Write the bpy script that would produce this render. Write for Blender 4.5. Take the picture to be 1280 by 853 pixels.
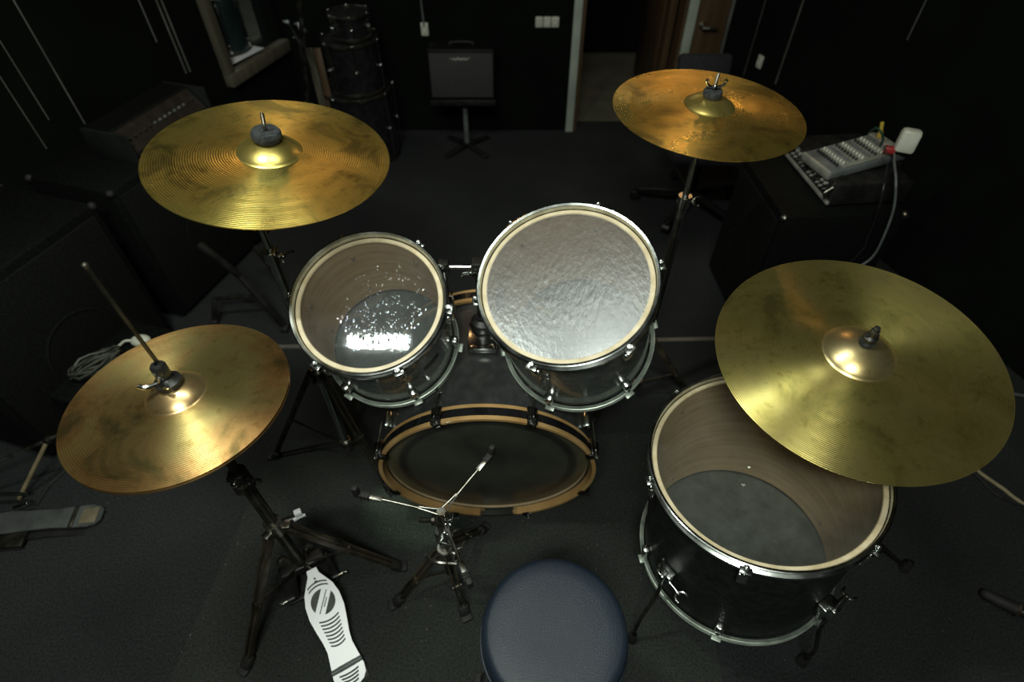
import bpy, bmesh, math, random
from mathutils import Vector, Matrix, noise
random.seed(7)
PI = math.pi
C = bpy.context.scene.collection
for o in list(bpy.data.objects):
    bpy.data.objects.remove(o, do_unlink=True)

# ------------------------------------------------------------------ camera
F, PITCH, CAM_Z = 700.0, math.radians(47), 1.64
cd = bpy.data.cameras.new('camera'); cam = bpy.data.objects.new('camera', cd); C.objects.link(cam)
cam.location = (0, 0, CAM_Z); cam.rotation_euler = (PI/2 - PITCH, 0, 0)
cd.sensor_width = 36; cd.lens = F/1280*36; cd.clip_start = .02
cd.dof.use_dof = True; cd.dof.focus_distance = 1.15; cd.dof.aperture_fstop = 2.2
bpy.context.scene.camera = cam

# ------------------------------------------------------------------ light
sc = bpy.context.scene
sc.view_settings.view_transform = 'Standard'; sc.view_settings.look = 'None'
sc.view_settings.gamma = 1; sc.view_settings.use_curve_mapping = False
sc.view_settings.exposure = 0.0
w = bpy.data.worlds.new('world'); sc.world = w; w.use_nodes = True
w.node_tree.nodes['Background'].inputs[0].default_value = (.6, .8, .7, 1)
w.node_tree.nodes['Background'].inputs[1].default_value = .0015

def area(name, loc, target, sx, sy, power, col, spread=180):
    d = bpy.data.lights.new(name, 'AREA'); d.shape = 'RECTANGLE'; d.size = sx; d.size_y = sy
    d.energy = power; d.color = col; d.spread = math.radians(spread)
    o = bpy.data.objects.new(name, d); C.objects.link(o); o.location = loc
    if target: o.rotation_euler = (Vector(target) - Vector(loc)).to_track_quat('-Z', 'Y').to_euler()
    return o
area('ceiling_tube_light', (-.72, .68, 2.62), None, .30, .055, 15, (.93, 1.0, .88))
area('ceiling_panel_light', (-.05, .78, 2.62), None, .5, .30, 8, (.93, 1.0, .88))
area('ceiling_rear_light', (-.15, -.55, 2.62), (0, .5, 0), .6, .3, 32, (.93, 1.0, .88))
area('warm_lamp_right', (1.0, 2.95, 2.2), (.45, 1.2, 1.0), .16, .16, 1.25, (1.0, .55, .22))
area('warm_lamp_left', (-1.0, 2.9, 2.2), (-.45, 1.0, 1.0), .16, .16, 1.15, (1.0, .55, .22))
area('corridor_light', (.6, 4.0, 2.2), (.6, 4.0, 0), .3, .3, 1.2, (1.0, .9, .65))
area('booth_light', (-1.6, 3.15, 1.6), (-1.5, 3.15, .5), .15, .15, 2.4, (.85, .95, 1.0))

# ------------------------------------------------------------------ helpers
def U(px, py, z):
    """point of the room at height z that the photograph shows at (px, py)"""
    a = (px-640)/F; b = (426.5-py)/F
    d = Vector((a, math.cos(PITCH)+b*math.sin(PITCH), -math.sin(PITCH)+b*math.cos(PITCH)))
    t = (z-CAM_Z)/d.z
    return Vector((0, 0, CAM_Z)) + d*t

def V(px, py, y):
    """the same on the upright plane at distance y"""
    a = (px-640)/F; b = (426.5-py)/F
    d = Vector((a, math.cos(PITCH)+b*math.sin(PITCH), -math.sin(PITCH)+b*math.cos(PITCH)))
    return Vector((0, 0, CAM_Z)) + d*(y/d.y)

def basis(d):
    d = Vector(d).normalized()
    u = d.orthogonal().normalized()
    if abs(d.z) < .9: u = Vector((0, 0, 1)).cross(d).normalized()
    else: u = (Vector((1, 0, 0))-d*d.x).normalized()
    return u, d.cross(u).normalized(), d

def wmat(o):
    m = Matrix.LocRotScale(o.location, o.rotation_euler, o.scale)
    return wmat(o.parent) @ m if o.parent else m

class MB:
    def __init__(s): s.bm = bmesh.new(); s.mi = 0
    def slot(s, i): s.mi = i; return s
    def face(s, vs):
        try: f = s.bm.faces.new(vs); f.material_index = s.mi; return f
        except ValueError: return None
    def box(s, c, size, rz=0, M=None, bev=0.0):
        b2 = bmesh.new(); bmesh.ops.create_cube(b2, size=1)
        for v in b2.verts: v.co = Vector((v.co.x*size[0], v.co.y*size[1], v.co.z*size[2]))
        if bev: bmesh.ops.bevel(b2, geom=b2.edges[:], offset=bev, segments=2, affect='EDGES', profile=.5)
        T = Matrix.Translation(Vector(c)) @ (M.to_4x4() if M else Matrix.Rotation(rz, 4, 'Z'))
        mp = {v: s.bm.verts.new(T @ v.co) for v in b2.verts}
        for f in b2.faces: s.face([mp[v] for v in f.verts])
        b2.free(); return s
    def beam(s, p, q, wd, th, up=(0, 0, 1), bev=0.0):
        """flat bar from p to q"""
        p, q = Vector(p), Vector(q); d = (q-p); L = d.length; d.normalize()
        side = d.cross(Vector(up)).normalized(); nn = side.cross(d).normalized()
        M = Matrix((d, side, nn)).transposed()
        return s.box((p+q)/2, (L, wd, th), M=M, bev=bev)
    def lathe(s, prof, o=(0, 0, 0), ax=(0, 0, 1), n=32, cap0=False, cap1=False, seg=None):
        u, v, d = basis(ax); o = Vector(o); rings = []
        if seg is None: seg = (0, 2*PI)
        full = abs(seg[1]-seg[0]-2*PI) < 1e-6; k = n if full else n+1
        for r, z in prof:
            if r < 1e-7: rings.append([s.bm.verts.new(o+d*z)]); continue
            rings.append([s.bm.verts.new(o+d*z+(u*math.cos(seg[0]+(seg[1]-seg[0])*i/n)+v*math.sin(seg[0]+(seg[1]-seg[0])*i/n))*r) for i in range(k)])
        for a, b in zip(rings, rings[1:]):
            for i in range(n):
                j = (i+1) % k
                if len(a) == 1 and len(b) == 1: continue
                if len(a) == 1: s.face([a[0], b[j], b[i]][::-1])
                elif len(b) == 1: s.face([a[i], a[j], b[0]])
                else: s.face([a[i], a[j], b[j], b[i]])
        if cap0 and len(rings[0]) > 2: s.face(rings[0][::-1])
        if cap1 and len(rings[-1]) > 2: s.face(rings[-1])
        return s
    def cyl(s, p, q, r, r2=None, n=16):
        p, q = Vector(p), Vector(q); L = (q-p).length
        if r2 is None: r2 = r
        b = min(.0015, r*.25, L*.2)
        return s.lathe([(r-b, 0), (r, b), (r2, L-b), (r2-b, L)], p, q-p, n, True, True)
    def ball(s, c, r, sc=(1, 1, 1), n=12):
        prof = [(max(0, math.sin(PI*i/n))*r, -math.cos(PI*i/n)*r) for i in range(n+1)]
        k0 = len(s.bm.verts); s.bm.verts.ensure_lookup_table()
        before = set(s.bm.verts)
        s.lathe([(0 if i in (0, n) else a, b) for i, (a, b) in enumerate(prof)], (0, 0, 0), (0, 0, 1), n*2)
        for v in s.bm.verts:
            if v not in before: v.co = Vector((v.co.x*sc[0], v.co.y*sc[1], v.co.z*sc[2])) + Vector(c)
        return s
    def tube(s, pts, r, n=10, smooth=True, cap=True):
        pts = [Vector(p) for p in pts]
        if smooth and len(pts) > 2:
            out = []
            P = [pts[0]*2-pts[1]] + pts + [pts[-1]*2-pts[-2]]
            for i in range(1, len(P)-2):
                for k in range(6):
                    t = k/6; a, b, c, d = P[i-1:i+3]
                    out.append(.5*((2*b)+(c-a)*t+(2*a-5*b+4*c-d)*t*t+(3*b-a-3*c+d)*t**3))
            out.append(pts[-1]); pts = out
        rr = r if isinstance(r, (list, tuple)) else None
        prev = None; rings = []
        for i, p in enumerate(pts):
            d = (pts[min(i+1, len(pts)-1)]-pts[max(i-1, 0)]).normalized()
            if prev is None: u = d.orthogonal().normalized()
            else: u = (prev-d*prev.dot(d)).normalized()
            prev = u; v = d.cross(u)
            R = r if rr is None else rr[0]+(rr[1]-rr[0])*i/(len(pts)-1)
            rings.append([s.bm.verts.new(p+(u*math.cos(2*PI*k/n)+v*math.sin(2*PI*k/n))*R) for k in range(n)])
        for a, b in zip(rings, rings[1:]):
            for i in range(n): s.face([a[i], a[(i+1) % n], b[(i+1) % n], b[i]])
        if cap: s.face(rings[0][::-1]); s.face(rings[-1])
        return s
    def prism(s, outline, th, T, bev=0):
        """polygon (x, y) extruded by th along local -z, placed with matrix T"""
        top = [s.bm.verts.new(T @ Vector((x, y, 0))) for x, y in outline]
        bot = [s.bm.verts.new(T @ Vector((x, y, -th))) for x, y in outline]
        s.face(top); s.face(bot[::-1]); k = len(top)
        for i in range(k): s.face([top[i], bot[i], bot[(i+1) % k], top[(i+1) % k]])
        return s
    def build(s, name, mats, parent=None, world=True, sharp=38):
        """ONE mesh object; coordinates are the room's unless world is False"""
        bm = s.bm
        if parent and world:
            inv = wmat(parent).inverted()
            for v in bm.verts: v.co = inv @ v.co
        bmesh.ops.recalc_face_normals(bm, faces=bm.faces[:])
        for f in bm.faces: f.smooth = True
        for e in bm.edges:
            if len(e.link_faces) == 2 and e.calc_face_angle(0) > math.radians(sharp): e.smooth = False
        me = bpy.data.meshes.new(name); bm.to_mesh(me); bm.free()
        o = bpy.data.objects.new(name, me); C.objects.link(o)
        for m in (mats if isinstance(mats, (list, tuple)) else [mats]): me.materials.append(m)
        if parent: o.parent = parent
        return o

def tag(o, label, cat, group=None):
    o['label'] = label; o['category'] = cat
    if group: o['group'] = group
    return o
def thing(name, label, cat, loc=(0, 0, 0), rot=(0, 0, 0), group=None):
    o = bpy.data.objects.new(name, None); C.objects.link(o); o.empty_display_size = .05
    o.location = loc; o.rotation_euler = rot
    return tag(o, label, cat, group)
def struct(o): o['kind'] = 'structure'; return o
def dup(root, loc=None):
    r = root.copy(); C.objects.link(r)
    if loc: r.location = loc
    for ch in list(root.children):
        c = dup(ch); c.parent = r
    return r

# ------------------------------------------------------------------ materials
def mat(name, col, rough=.5, metal=0.0, spec=.5, coat=0.0):
    m = bpy.data.materials.new(name); m.use_nodes = True
    b = m.node_tree.nodes['Principled BSDF']
    b.inputs['Base Color'].default_value = (*col, 1); b.inputs['Roughness'].default_value = rough
    b.inputs['Metallic'].default_value = metal; b.inputs['Specular IOR Level'].default_value = spec
    b.inputs['Coat Weight'].default_value = coat
    return m
def N(m, kind, **kw):
    n = m.node_tree.nodes.new(kind)
    for k, v in kw.items(): setattr(n, k, v)
    return n
def L(m, a, b): m.node_tree.links.new(a, b)
def noisy(m, c1, c2, scale=8, detail=6, bump=0, bscale=60, lo=.35, hi=.65, rough=None, stretch=None, bdist=.002):
    """procedural colour variation between two of the thing's own colours, plus a fine bump"""
    b = m.node_tree.nodes['Principled BSDF']
    tc = N(m, 'ShaderNodeTexCoord'); mp = N(m, 'ShaderNodeMapping'); L(m, tc.outputs['Object'], mp.inputs[0])
    if stretch: mp.inputs['Scale'].default_value = stretch
    n = N(m, 'ShaderNodeTexNoise'); n.inputs['Scale'].default_value = scale; n.inputs['Detail'].default_value = detail
    L(m, mp.outputs[0], n.inputs['Vector'])
    r = N(m, 'ShaderNodeValToRGB'); r.color_ramp.elements[0].position = lo; r.color_ramp.elements[1].position = hi
    r.color_ramp.elements[0].color = (*c1, 1); r.color_ramp.elements[1].color = (*c2, 1)
    L(m, n.outputs['Fac'], r.inputs[0]); L(m, r.outputs[0], b.inputs['Base Color'])
    if rough:
        mr = N(m, 'ShaderNodeMapRange'); L(m, n.outputs['Fac'], mr.inputs[0])
        mr.inputs[3].default_value = rough[0]; mr.inputs[4].default_value = rough[1]; L(m, mr.outputs[0], b.inputs['Roughness'])
    if bump:
        n2 = N(m, 'ShaderNodeTexNoise'); n2.inputs['Scale'].default_value = bscale; n2.inputs['Detail'].default_value = 4
        L(m, tc.outputs['Object'], n2.inputs['Vector'])
        bp = N(m, 'ShaderNodeBump'); bp.inputs['Strength'].default_value = bump; bp.inputs['Distance'].default_value = bdist
        L(m, n2.outputs['Fac'], bp.inputs['Height']); L(m, bp.outputs[0], b.inputs['Normal'])
    return m

chrome = noisy(mat('chrome', (.6, .62, .6), .16, 1), (.55, .57, .55), (.72, .74, .72), 40, rough=(.1, .28))
old_chrome = noisy(mat('old_chrome', (.4, .4, .36), .3, 1), (.16, .13, .09), (.5, .5, .47), 30, rough=(.2, .5))
dark_steel = noisy(mat('dark_steel', (.05, .05, .05), .35, .8), (.035, .033, .028), (.09, .085, .07), 25, rough=(.25, .5))
leg_steel = noisy(mat('leg_steel', (.1, .09, .07), .4, .7), (.03, .03, .026), (.15, .12, .08), 22, rough=(.25, .55))
blk = noisy(mat('black_plastic', (.012, .012, .012), .4), (.008, .008, .008), (.02, .02, .019), 20)
rubber = noisy(mat('rubber', (.01, .01, .01), .7), (.006, .006, .006), (.02, .02, .018), 40, bump=.3)
felt = noisy(mat('felt', (.02, .022, .025), .95), (.014, .016, .018), (.045, .05, .055), 120, bump=.8, bscale=400)
white_plastic = noisy(mat('white_plastic', (.6, .6, .52), .4), (.55, .55, .46), (.68, .68, .6), 20)
cream = noisy(mat('cream_ring', (.66, .55, .36), .4), (.56, .45, .27), (.74, .63, .44), 30)
hoop_m = noisy(mat('hoop_steel', (.5, .53, .52), .2, 1), (.36, .38, .37), (.62, .65, .63), 25, rough=(.12, .32))
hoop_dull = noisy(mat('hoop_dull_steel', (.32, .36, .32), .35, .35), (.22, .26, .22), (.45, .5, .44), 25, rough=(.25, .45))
wood_in = noisy(mat('shell_inside_wood', (.5, .36, .24), .6), (.40, .29, .165), (.54, .40, .24), 6, stretch=(1, 1, 12))
hoop_wood = noisy(mat('hoop_wood', (.55, .27, .08), .4), (.40, .18, .045), (.64, .34, .11), 9, bump=.15, bscale=30, coat=.0) if False else noisy(mat('hoop_wood', (.55, .27, .08), .4, coat=.4), (.40, .22, .075), (.60, .38, .16), 9, bump=.15, bscale=30)
wrap_grey = noisy(mat('grey_drum_wrap', (.17, .19, .18), .3, .35, coat=.6), (.14, .155, .145), (.21, .23, .22), 60, rough=(.2, .32))
wrap_black = noisy(mat('black_drum_wrap', (.012, .014, .013), .5, .0, spec=.25), (.009, .011, .01), (.02, .022, .021), 60)
gloss_black = noisy(mat('gloss_black', (.01, .01, .011), .12, 0, coat=1), (.008, .008, .009), (.016, .016, .017), 30)
wall_m = noisy(mat('black_wall', (.002, .0035, .0025), .9, spec=.1), (.0015, .0028, .0018), (.004, .006, .004), 3, bump=.3, bscale=150)
grey_strip = noisy(mat('grey_strip', (.16, .16, .14), .5), (.08, .08, .07), (.13, .13, .12), 10)
paint_white = noisy(mat('door_trim_paint', (.42, .46, .4), .5), (.35, .39, .33), (.48, .52, .45), 6)
door_wood = noisy(mat('door_wood', (.15, .085, .04), .5), (.065, .038, .018), (.105, .06, .03), 4, stretch=(6, 6, .6))
frame_wood = noisy(mat('window_frame_wood', (.14, .12, .09), .5), (.08, .07, .05), (.125, .11, .08), 5, stretch=(4, 4, .6))
tolex = noisy(mat('black_tolex', (.003, .004, .0035), .6, spec=.2), (.002, .003, .0025), (.005, .006, .005), 90, bump=.5, bscale=250)
grille = noisy(mat('grille_cloth', (.004, .005, .004), .85, spec=.2), (.003, .0035, .003), (.007, .008, .006), 120, bump=.6, bscale=400)
grille_grey = noisy(mat('grey_grille_cloth', (.07, .07, .072), .8), (.025, .025, .026), (.042, .042, .043), 200, bump=.6, bscale=500)
silver_panel = noisy(mat('silver_panel', (.36, .36, .32), .4, .3), (.28, .28, .25), (.42, .42, .37), 20)
corridor_m = noisy(mat('corridor_floor', (.10, .095, .07), .7), (.08, .075, .055), (.12, .11, .08), 5)
paper = noisy(mat('white_ledge', (.75, .78, .85), .6), (.7, .73, .8), (.8, .83, .9), 5)
grey_plastic = noisy(mat('grey_plastic', (.12, .13, .13), .45), (.09, .10, .10), (.16, .17, .17), 15)
stick_wood = noisy(mat('stick_wood', (.3, .24, .14), .5), (.2, .16, .09), (.34, .28, .17), 15)
red_m = noisy(mat('red_plastic', (.35, .02, .02), .4), (.3, .015, .015), (.4, .03, .03), 20)
yellow_m = noisy(mat('yellow_plastic', (.5, .36, .05), .4), (.45, .3, .04), (.55, .4, .06), 20)
slot_m = noisy(mat('dark_slot', (.03, .035, .025), .6), (.02, .024, .016), (.06, .065, .045), 80)
board_m = noisy(mat('white_metal_board', (.88, .88, .92), .3), (.84, .84, .88), (.92, .92, .96), 12)

# carpet: dark, with pale specks of dust
def carpet(name, c1, c2, speck=.5):
    m = noisy(mat(name, c1, .95, spec=.12), c1, c2, 2.2, 8, bump=.8, bscale=260, lo=.3, hi=.7, bdist=.004)
    b = m.node_tree.nodes['Principled BSDF']; src = b.inputs['Base Color'].links[0].from_socket
    tc = N(m, 'ShaderNodeTexCoord')
    fn = N(m, 'ShaderNodeTexNoise'); fn.inputs['Scale'].default_value = 170; fn.inputs['Detail'].default_value = 3; L(m, tc.outputs['Object'], fn.inputs['Vector'])
    mx0 = N(m, 'ShaderNodeMixRGB', blend_type='MULTIPLY'); mx0.inputs[0].default_value = .75
    rr = N(m, 'ShaderNodeValToRGB'); rr.color_ramp.elements[0].position = .3; rr.color_ramp.elements[1].position = .7
    rr.color_ramp.elements[0].color = (.45, .45, .45, 1); rr.color_ramp.elements[1].color = (1.4, 1.4, 1.4, 1)
    L(m, fn.outputs['Fac'], rr.inputs[0]); L(m, src, mx0.inputs[1]); L(m, rr.outputs[0], mx0.inputs[2])
    v = N(m, 'ShaderNodeTexVoronoi'); v.inputs['Scale'].default_value = 38; L(m, tc.outputs['Object'], v.inputs['Vector'])
    r = N(m, 'ShaderNodeValToRGB'); r.color_ramp.elements[0].position = .045; r.color_ramp.elements[1].position = .075
    r.color_ramp.elements[0].color = (1, 1, 1, 1); r.color_ramp.elements[1].color = (0, 0, 0, 1); L(m, v.outputs['Distance'], r.inputs[0])
    g = N(m, 'ShaderNodeTexNoise'); g.inputs['Scale'].default_value = 5; L(m, tc.outputs['Object'], g.inputs['Vector'])
    gr = N(m, 'ShaderNodeMapRange'); gr.inputs[1].default_value = .5; gr.inputs[2].default_value = .62; L(m, g.outputs['Fac'], gr.inputs[0])
    mu = N(m, 'ShaderNodeMath', operation='MULTIPLY'); L(m, r.outputs[0], mu.inputs[0]); L(m, gr.outputs[0], mu.inputs[1])
    mu2 = N(m, 'ShaderNodeMath', operation='MULTIPLY'); L(m, mu.outputs[0], mu2.inputs[0]); mu2.inputs[1].default_value = speck
    mx = N(m, 'ShaderNodeMixRGB'); L(m, mu2.outputs[0], mx.inputs[0]); L(m, mx0.outputs[0], mx.inputs[1]); mx.inputs[2].default_value = (.28, .25, .18, 1)
    L(m, mx.outputs[0], b.inputs['Base Color'])
    return m
floor_m = carpet('charcoal_carpet', (.022, .024, .025), (.034, .036, .037), .5)
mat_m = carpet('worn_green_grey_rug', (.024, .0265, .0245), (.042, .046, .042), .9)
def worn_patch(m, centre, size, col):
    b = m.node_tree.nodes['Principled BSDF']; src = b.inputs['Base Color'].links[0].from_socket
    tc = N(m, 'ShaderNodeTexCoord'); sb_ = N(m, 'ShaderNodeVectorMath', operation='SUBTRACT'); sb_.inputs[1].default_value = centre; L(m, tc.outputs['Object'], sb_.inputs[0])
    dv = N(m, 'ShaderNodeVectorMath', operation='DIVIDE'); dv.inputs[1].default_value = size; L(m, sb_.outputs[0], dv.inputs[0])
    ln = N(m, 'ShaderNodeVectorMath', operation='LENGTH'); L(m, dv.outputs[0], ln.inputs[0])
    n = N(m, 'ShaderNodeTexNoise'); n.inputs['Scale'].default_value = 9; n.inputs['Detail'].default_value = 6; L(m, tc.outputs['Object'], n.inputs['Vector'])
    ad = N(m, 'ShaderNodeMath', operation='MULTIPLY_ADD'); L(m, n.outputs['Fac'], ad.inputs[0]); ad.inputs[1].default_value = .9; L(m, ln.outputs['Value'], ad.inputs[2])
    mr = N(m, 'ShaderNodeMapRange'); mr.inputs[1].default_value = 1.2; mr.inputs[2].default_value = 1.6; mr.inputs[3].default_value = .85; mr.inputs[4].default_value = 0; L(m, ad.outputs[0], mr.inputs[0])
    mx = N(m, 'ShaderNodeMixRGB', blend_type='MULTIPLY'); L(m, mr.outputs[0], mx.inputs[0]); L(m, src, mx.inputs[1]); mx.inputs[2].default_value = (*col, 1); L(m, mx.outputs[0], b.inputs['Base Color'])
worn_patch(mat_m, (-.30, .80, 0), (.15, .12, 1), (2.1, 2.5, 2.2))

def cymbal_mat(name, c1, c2, c3, ring=900., grit=0., rough=.34, seed=0., redrim=0., smooth=False):
    """lathed bronze: fine turned grooves, tarnish blotches, brushed round the centre"""
    m = mat(name, c1, rough, .92); b = m.node_tree.nodes['Principled BSDF']
    tc = N(m, 'ShaderNodeTexCoord')
    mp = N(m, 'ShaderNodeMapping'); mp.inputs['Location'].default_value = (seed, seed*.7, 0); L(m, tc.outputs['Object'], mp.inputs[0])
    n = N(m, 'ShaderNodeTexNoise'); n.inputs['Scale'].default_value = 9; n.inputs['Detail'].default_value = 8; n.inputs['Roughness'].default_value = .62; L(m, mp.outputs[0], n.inputs['Vector'])
    n.inputs['Distortion'].default_value = .6
    r = N(m, 'ShaderNodeValToRGB'); e = r.color_ramp.elements
    e[0].position = .36; e[0].color = (*c3, 1); e[1].position = .60; e[1].color = (*c1, 1)
    k = r.color_ramp.elements.new(.47); k.color = (*c2, 1)
    L(m, n.outputs['Fac'], r.inputs[0])
    # small dark scuffs
    s2 = N(m, 'ShaderNodeTexNoise'); s2.inputs['Scale'].default_value = 55; s2.inputs['Detail'].default_value = 5; L(m, mp.outputs[0], s2.inputs['Vector'])
    sr = N(m, 'ShaderNodeValToRGB'); sr.color_ramp.elements[0].position = .30; sr.color_ramp.elements[1].position = .42
    sr.color_ramp.elements[0].color = (.72, .70, .6, 1); sr.color_ramp.elements[1].color = (1, 1, 1, 1); L(m, s2.outputs['Fac'], sr.inputs[0])
    mx = N(m, 'ShaderNodeMixRGB', blend_type='MULTIPLY'); mx.inputs[0].default_value = .8; L(m, r.outputs[0], mx.inputs[1]); L(m, sr.outputs[0], mx.inputs[2])
    L(m, mx.outputs[0], b.inputs['Base Color'])
    if redrim:
        nn = N(m, 'ShaderNodeTexNoise'); nn.inputs['Scale'].default_value = 6; nn.inputs['Detail'].default_value = 6; L(m, mp.outputs[0], nn.inputs['Vector'])
        l0 = N(m, 'ShaderNodeVectorMath', operation='LENGTH'); L(m, tc.outputs['Object'], l0.inputs[0])
        ma0 = N(m, 'ShaderNodeMath', operation='MULTIPLY_ADD'); L(m, nn.outputs['Fac'], ma0.inputs[0]); ma0.inputs[1].default_value = .16; L(m, l0.outputs['Value'], ma0.inputs[2])
        m0 = N(m, 'ShaderNodeMapRange'); m0.inputs[1].default_value = .20; m0.inputs[2].default_value = .27; m0.inputs[3].default_value = 0; m0.inputs[4].default_value = redrim; L(m, ma0.outputs[0], m0.inputs[0])
        mr0 = N(m, 'ShaderNodeMixRGB', blend_type='MULTIPLY'); L(m, m0.outputs[0], mr0.inputs[0]); L(m, mx.outputs[0], mr0.inputs[1]); mr0.inputs[2].default_value = (1, .55, .42, 1); mx = mr0
    if smooth:
        L(m, mx.outputs[0], b.inputs['Base Color']); b.inputs['Roughness'].default_value = rough; return m
    # grooves
    sp = N(m, 'ShaderNodeSeparateXYZ'); L(m, tc.outputs['Object'], sp.inputs[0])
    cb = N(m, 'ShaderNodeCombineXYZ'); L(m, sp.outputs[0], cb.inputs[0]); L(m, sp.outputs[1], cb.inputs[1])
    ln = N(m, 'ShaderNodeVectorMath', operation='LENGTH'); L(m, cb.outputs[0], ln.inputs[0])
    mu = N(m, 'ShaderNodeMath', operation='MULTIPLY'); L(m, ln.outputs['Value'], mu.inputs[0]); mu.inputs[1].default_value = ring
    si = N(m, 'ShaderNodeMath', operation='SINE'); L(m, mu.outputs[0], si.inputs[0])
    am = N(m, 'ShaderNodeTexNoise'); am.inputs['Scale'].default_value = 45; am.noise_dimensions = '1D'; L(m, ln.outputs['Value'], am.inputs['W'])
    ma = N(m, 'ShaderNodeMath', operation='MULTIPLY'); L(m, si.outputs[0], ma.inputs[0]); L(m, am.outputs['Fac'], ma.inputs[1])
    bp = N(m, 'ShaderNodeBump'); bp.inputs['Strength'].default_value = .8; bp.inputs['Distance'].default_value = .00035
    L(m, ma.outputs[0], bp.inputs['Height'])
    last = bp
    hn = N(m, 'ShaderNodeTexNoise'); hn.inputs['Scale'].default_value = 110 if grit > .1 else 30; hn.inputs['Detail'].default_value = 3; L(m, tc.outputs['Object'], hn.inputs['Vector'])
    b2 = N(m, 'ShaderNodeBump'); b2.inputs['Strength'].default_value = .12+grit; b2.inputs['Distance'].default_value = .0004
    L(m, hn.outputs['Fac'], b2.inputs['Height']); L(m, bp.outputs[0], b2.inputs['Normal']); L(m, b2.outputs[0], b.inputs['Normal'])
    # grooves also hold a little tarnish
    gr = N(m, 'ShaderNodeMapRange'); gr.inputs[1].default_value = -.6; gr.inputs[2].default_value = .2; gr.inputs[3].default_value = .68; gr.inputs[4].default_value = 1; L(m, ma.outputs[0], gr.inputs[0])
    mg = N(m, 'ShaderNodeMixRGB', blend_type='MULTIPLY'); mg.inputs[0].default_value = 1; L(m, mx.outputs[0], mg.inputs[1]); L(m, gr.outputs[0], mg.inputs[2]); L(m, mg.outputs[0], b.inputs['Base Color'])
    b.inputs['Anisotropic'].default_value = .74; b.inputs['Anisotropic Rotation'].default_value = .25
    tg = N(m, 'ShaderNodeTangent', direction_type='RADIAL', axis='Z'); L(m, tg.outputs[0], b.inputs['Tangent'])
    rm = N(m, 'ShaderNodeMapRange'); L(m, n.outputs['Fac'], rm.inputs[0]); rm.inputs[1].default_value = .3; rm.inputs[2].default_value = .7; rm.inputs[3].default_value = rough+.12; rm.inputs[4].default_value = rough-.04; L(m, rm.outputs[0], b.inputs['Roughness'])
    return m
cyA = cymbal_mat('left_crash_bronze', (.76, .60, .16), (.60, .47, .12), (.24, .21, .06), 1400, 0, .28, .3)
cyB = cymbal_mat('right_crash_bronze', (.80, .59, .15), (.64, .46, .11), (.30, .23, .06), 1300, .55, .26, 1.7)
cyC = cymbal_mat('ride_bronze', (.76, .62, .22), (.62, .51, .16), (.38, .33, .10), 1700, .05, .32, 3.1)
cyD = cymbal_mat('hi_hat_bronze', (.66, .52, .20), (.54, .36, .14), (.22, .18, .07), 1700, 0, .35, 5.2, redrim=.42)

blA = cymbal_mat('left_crash_bell', (.80, .64, .20), (.72, .56, .16), (.55, .44, .12), 0, 0, .32, .3, smooth=True)
blB = cymbal_mat('right_crash_bell', (.78, .62, .20), (.70, .54, .16), (.55, .42, .12), 0, 0, .34, 1.7, smooth=True)
blC = cymbal_mat('ride_bell', (.72, .58, .30), (.66, .52, .25), (.55, .42, .18), 0, 0, .33, 3.1, smooth=True)
blD = cymbal_mat('hi_hat_bell', (.70, .54, .28), (.62, .42, .20), (.45, .32, .15), 0, 0, .32, 5.2, smooth=True)

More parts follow.
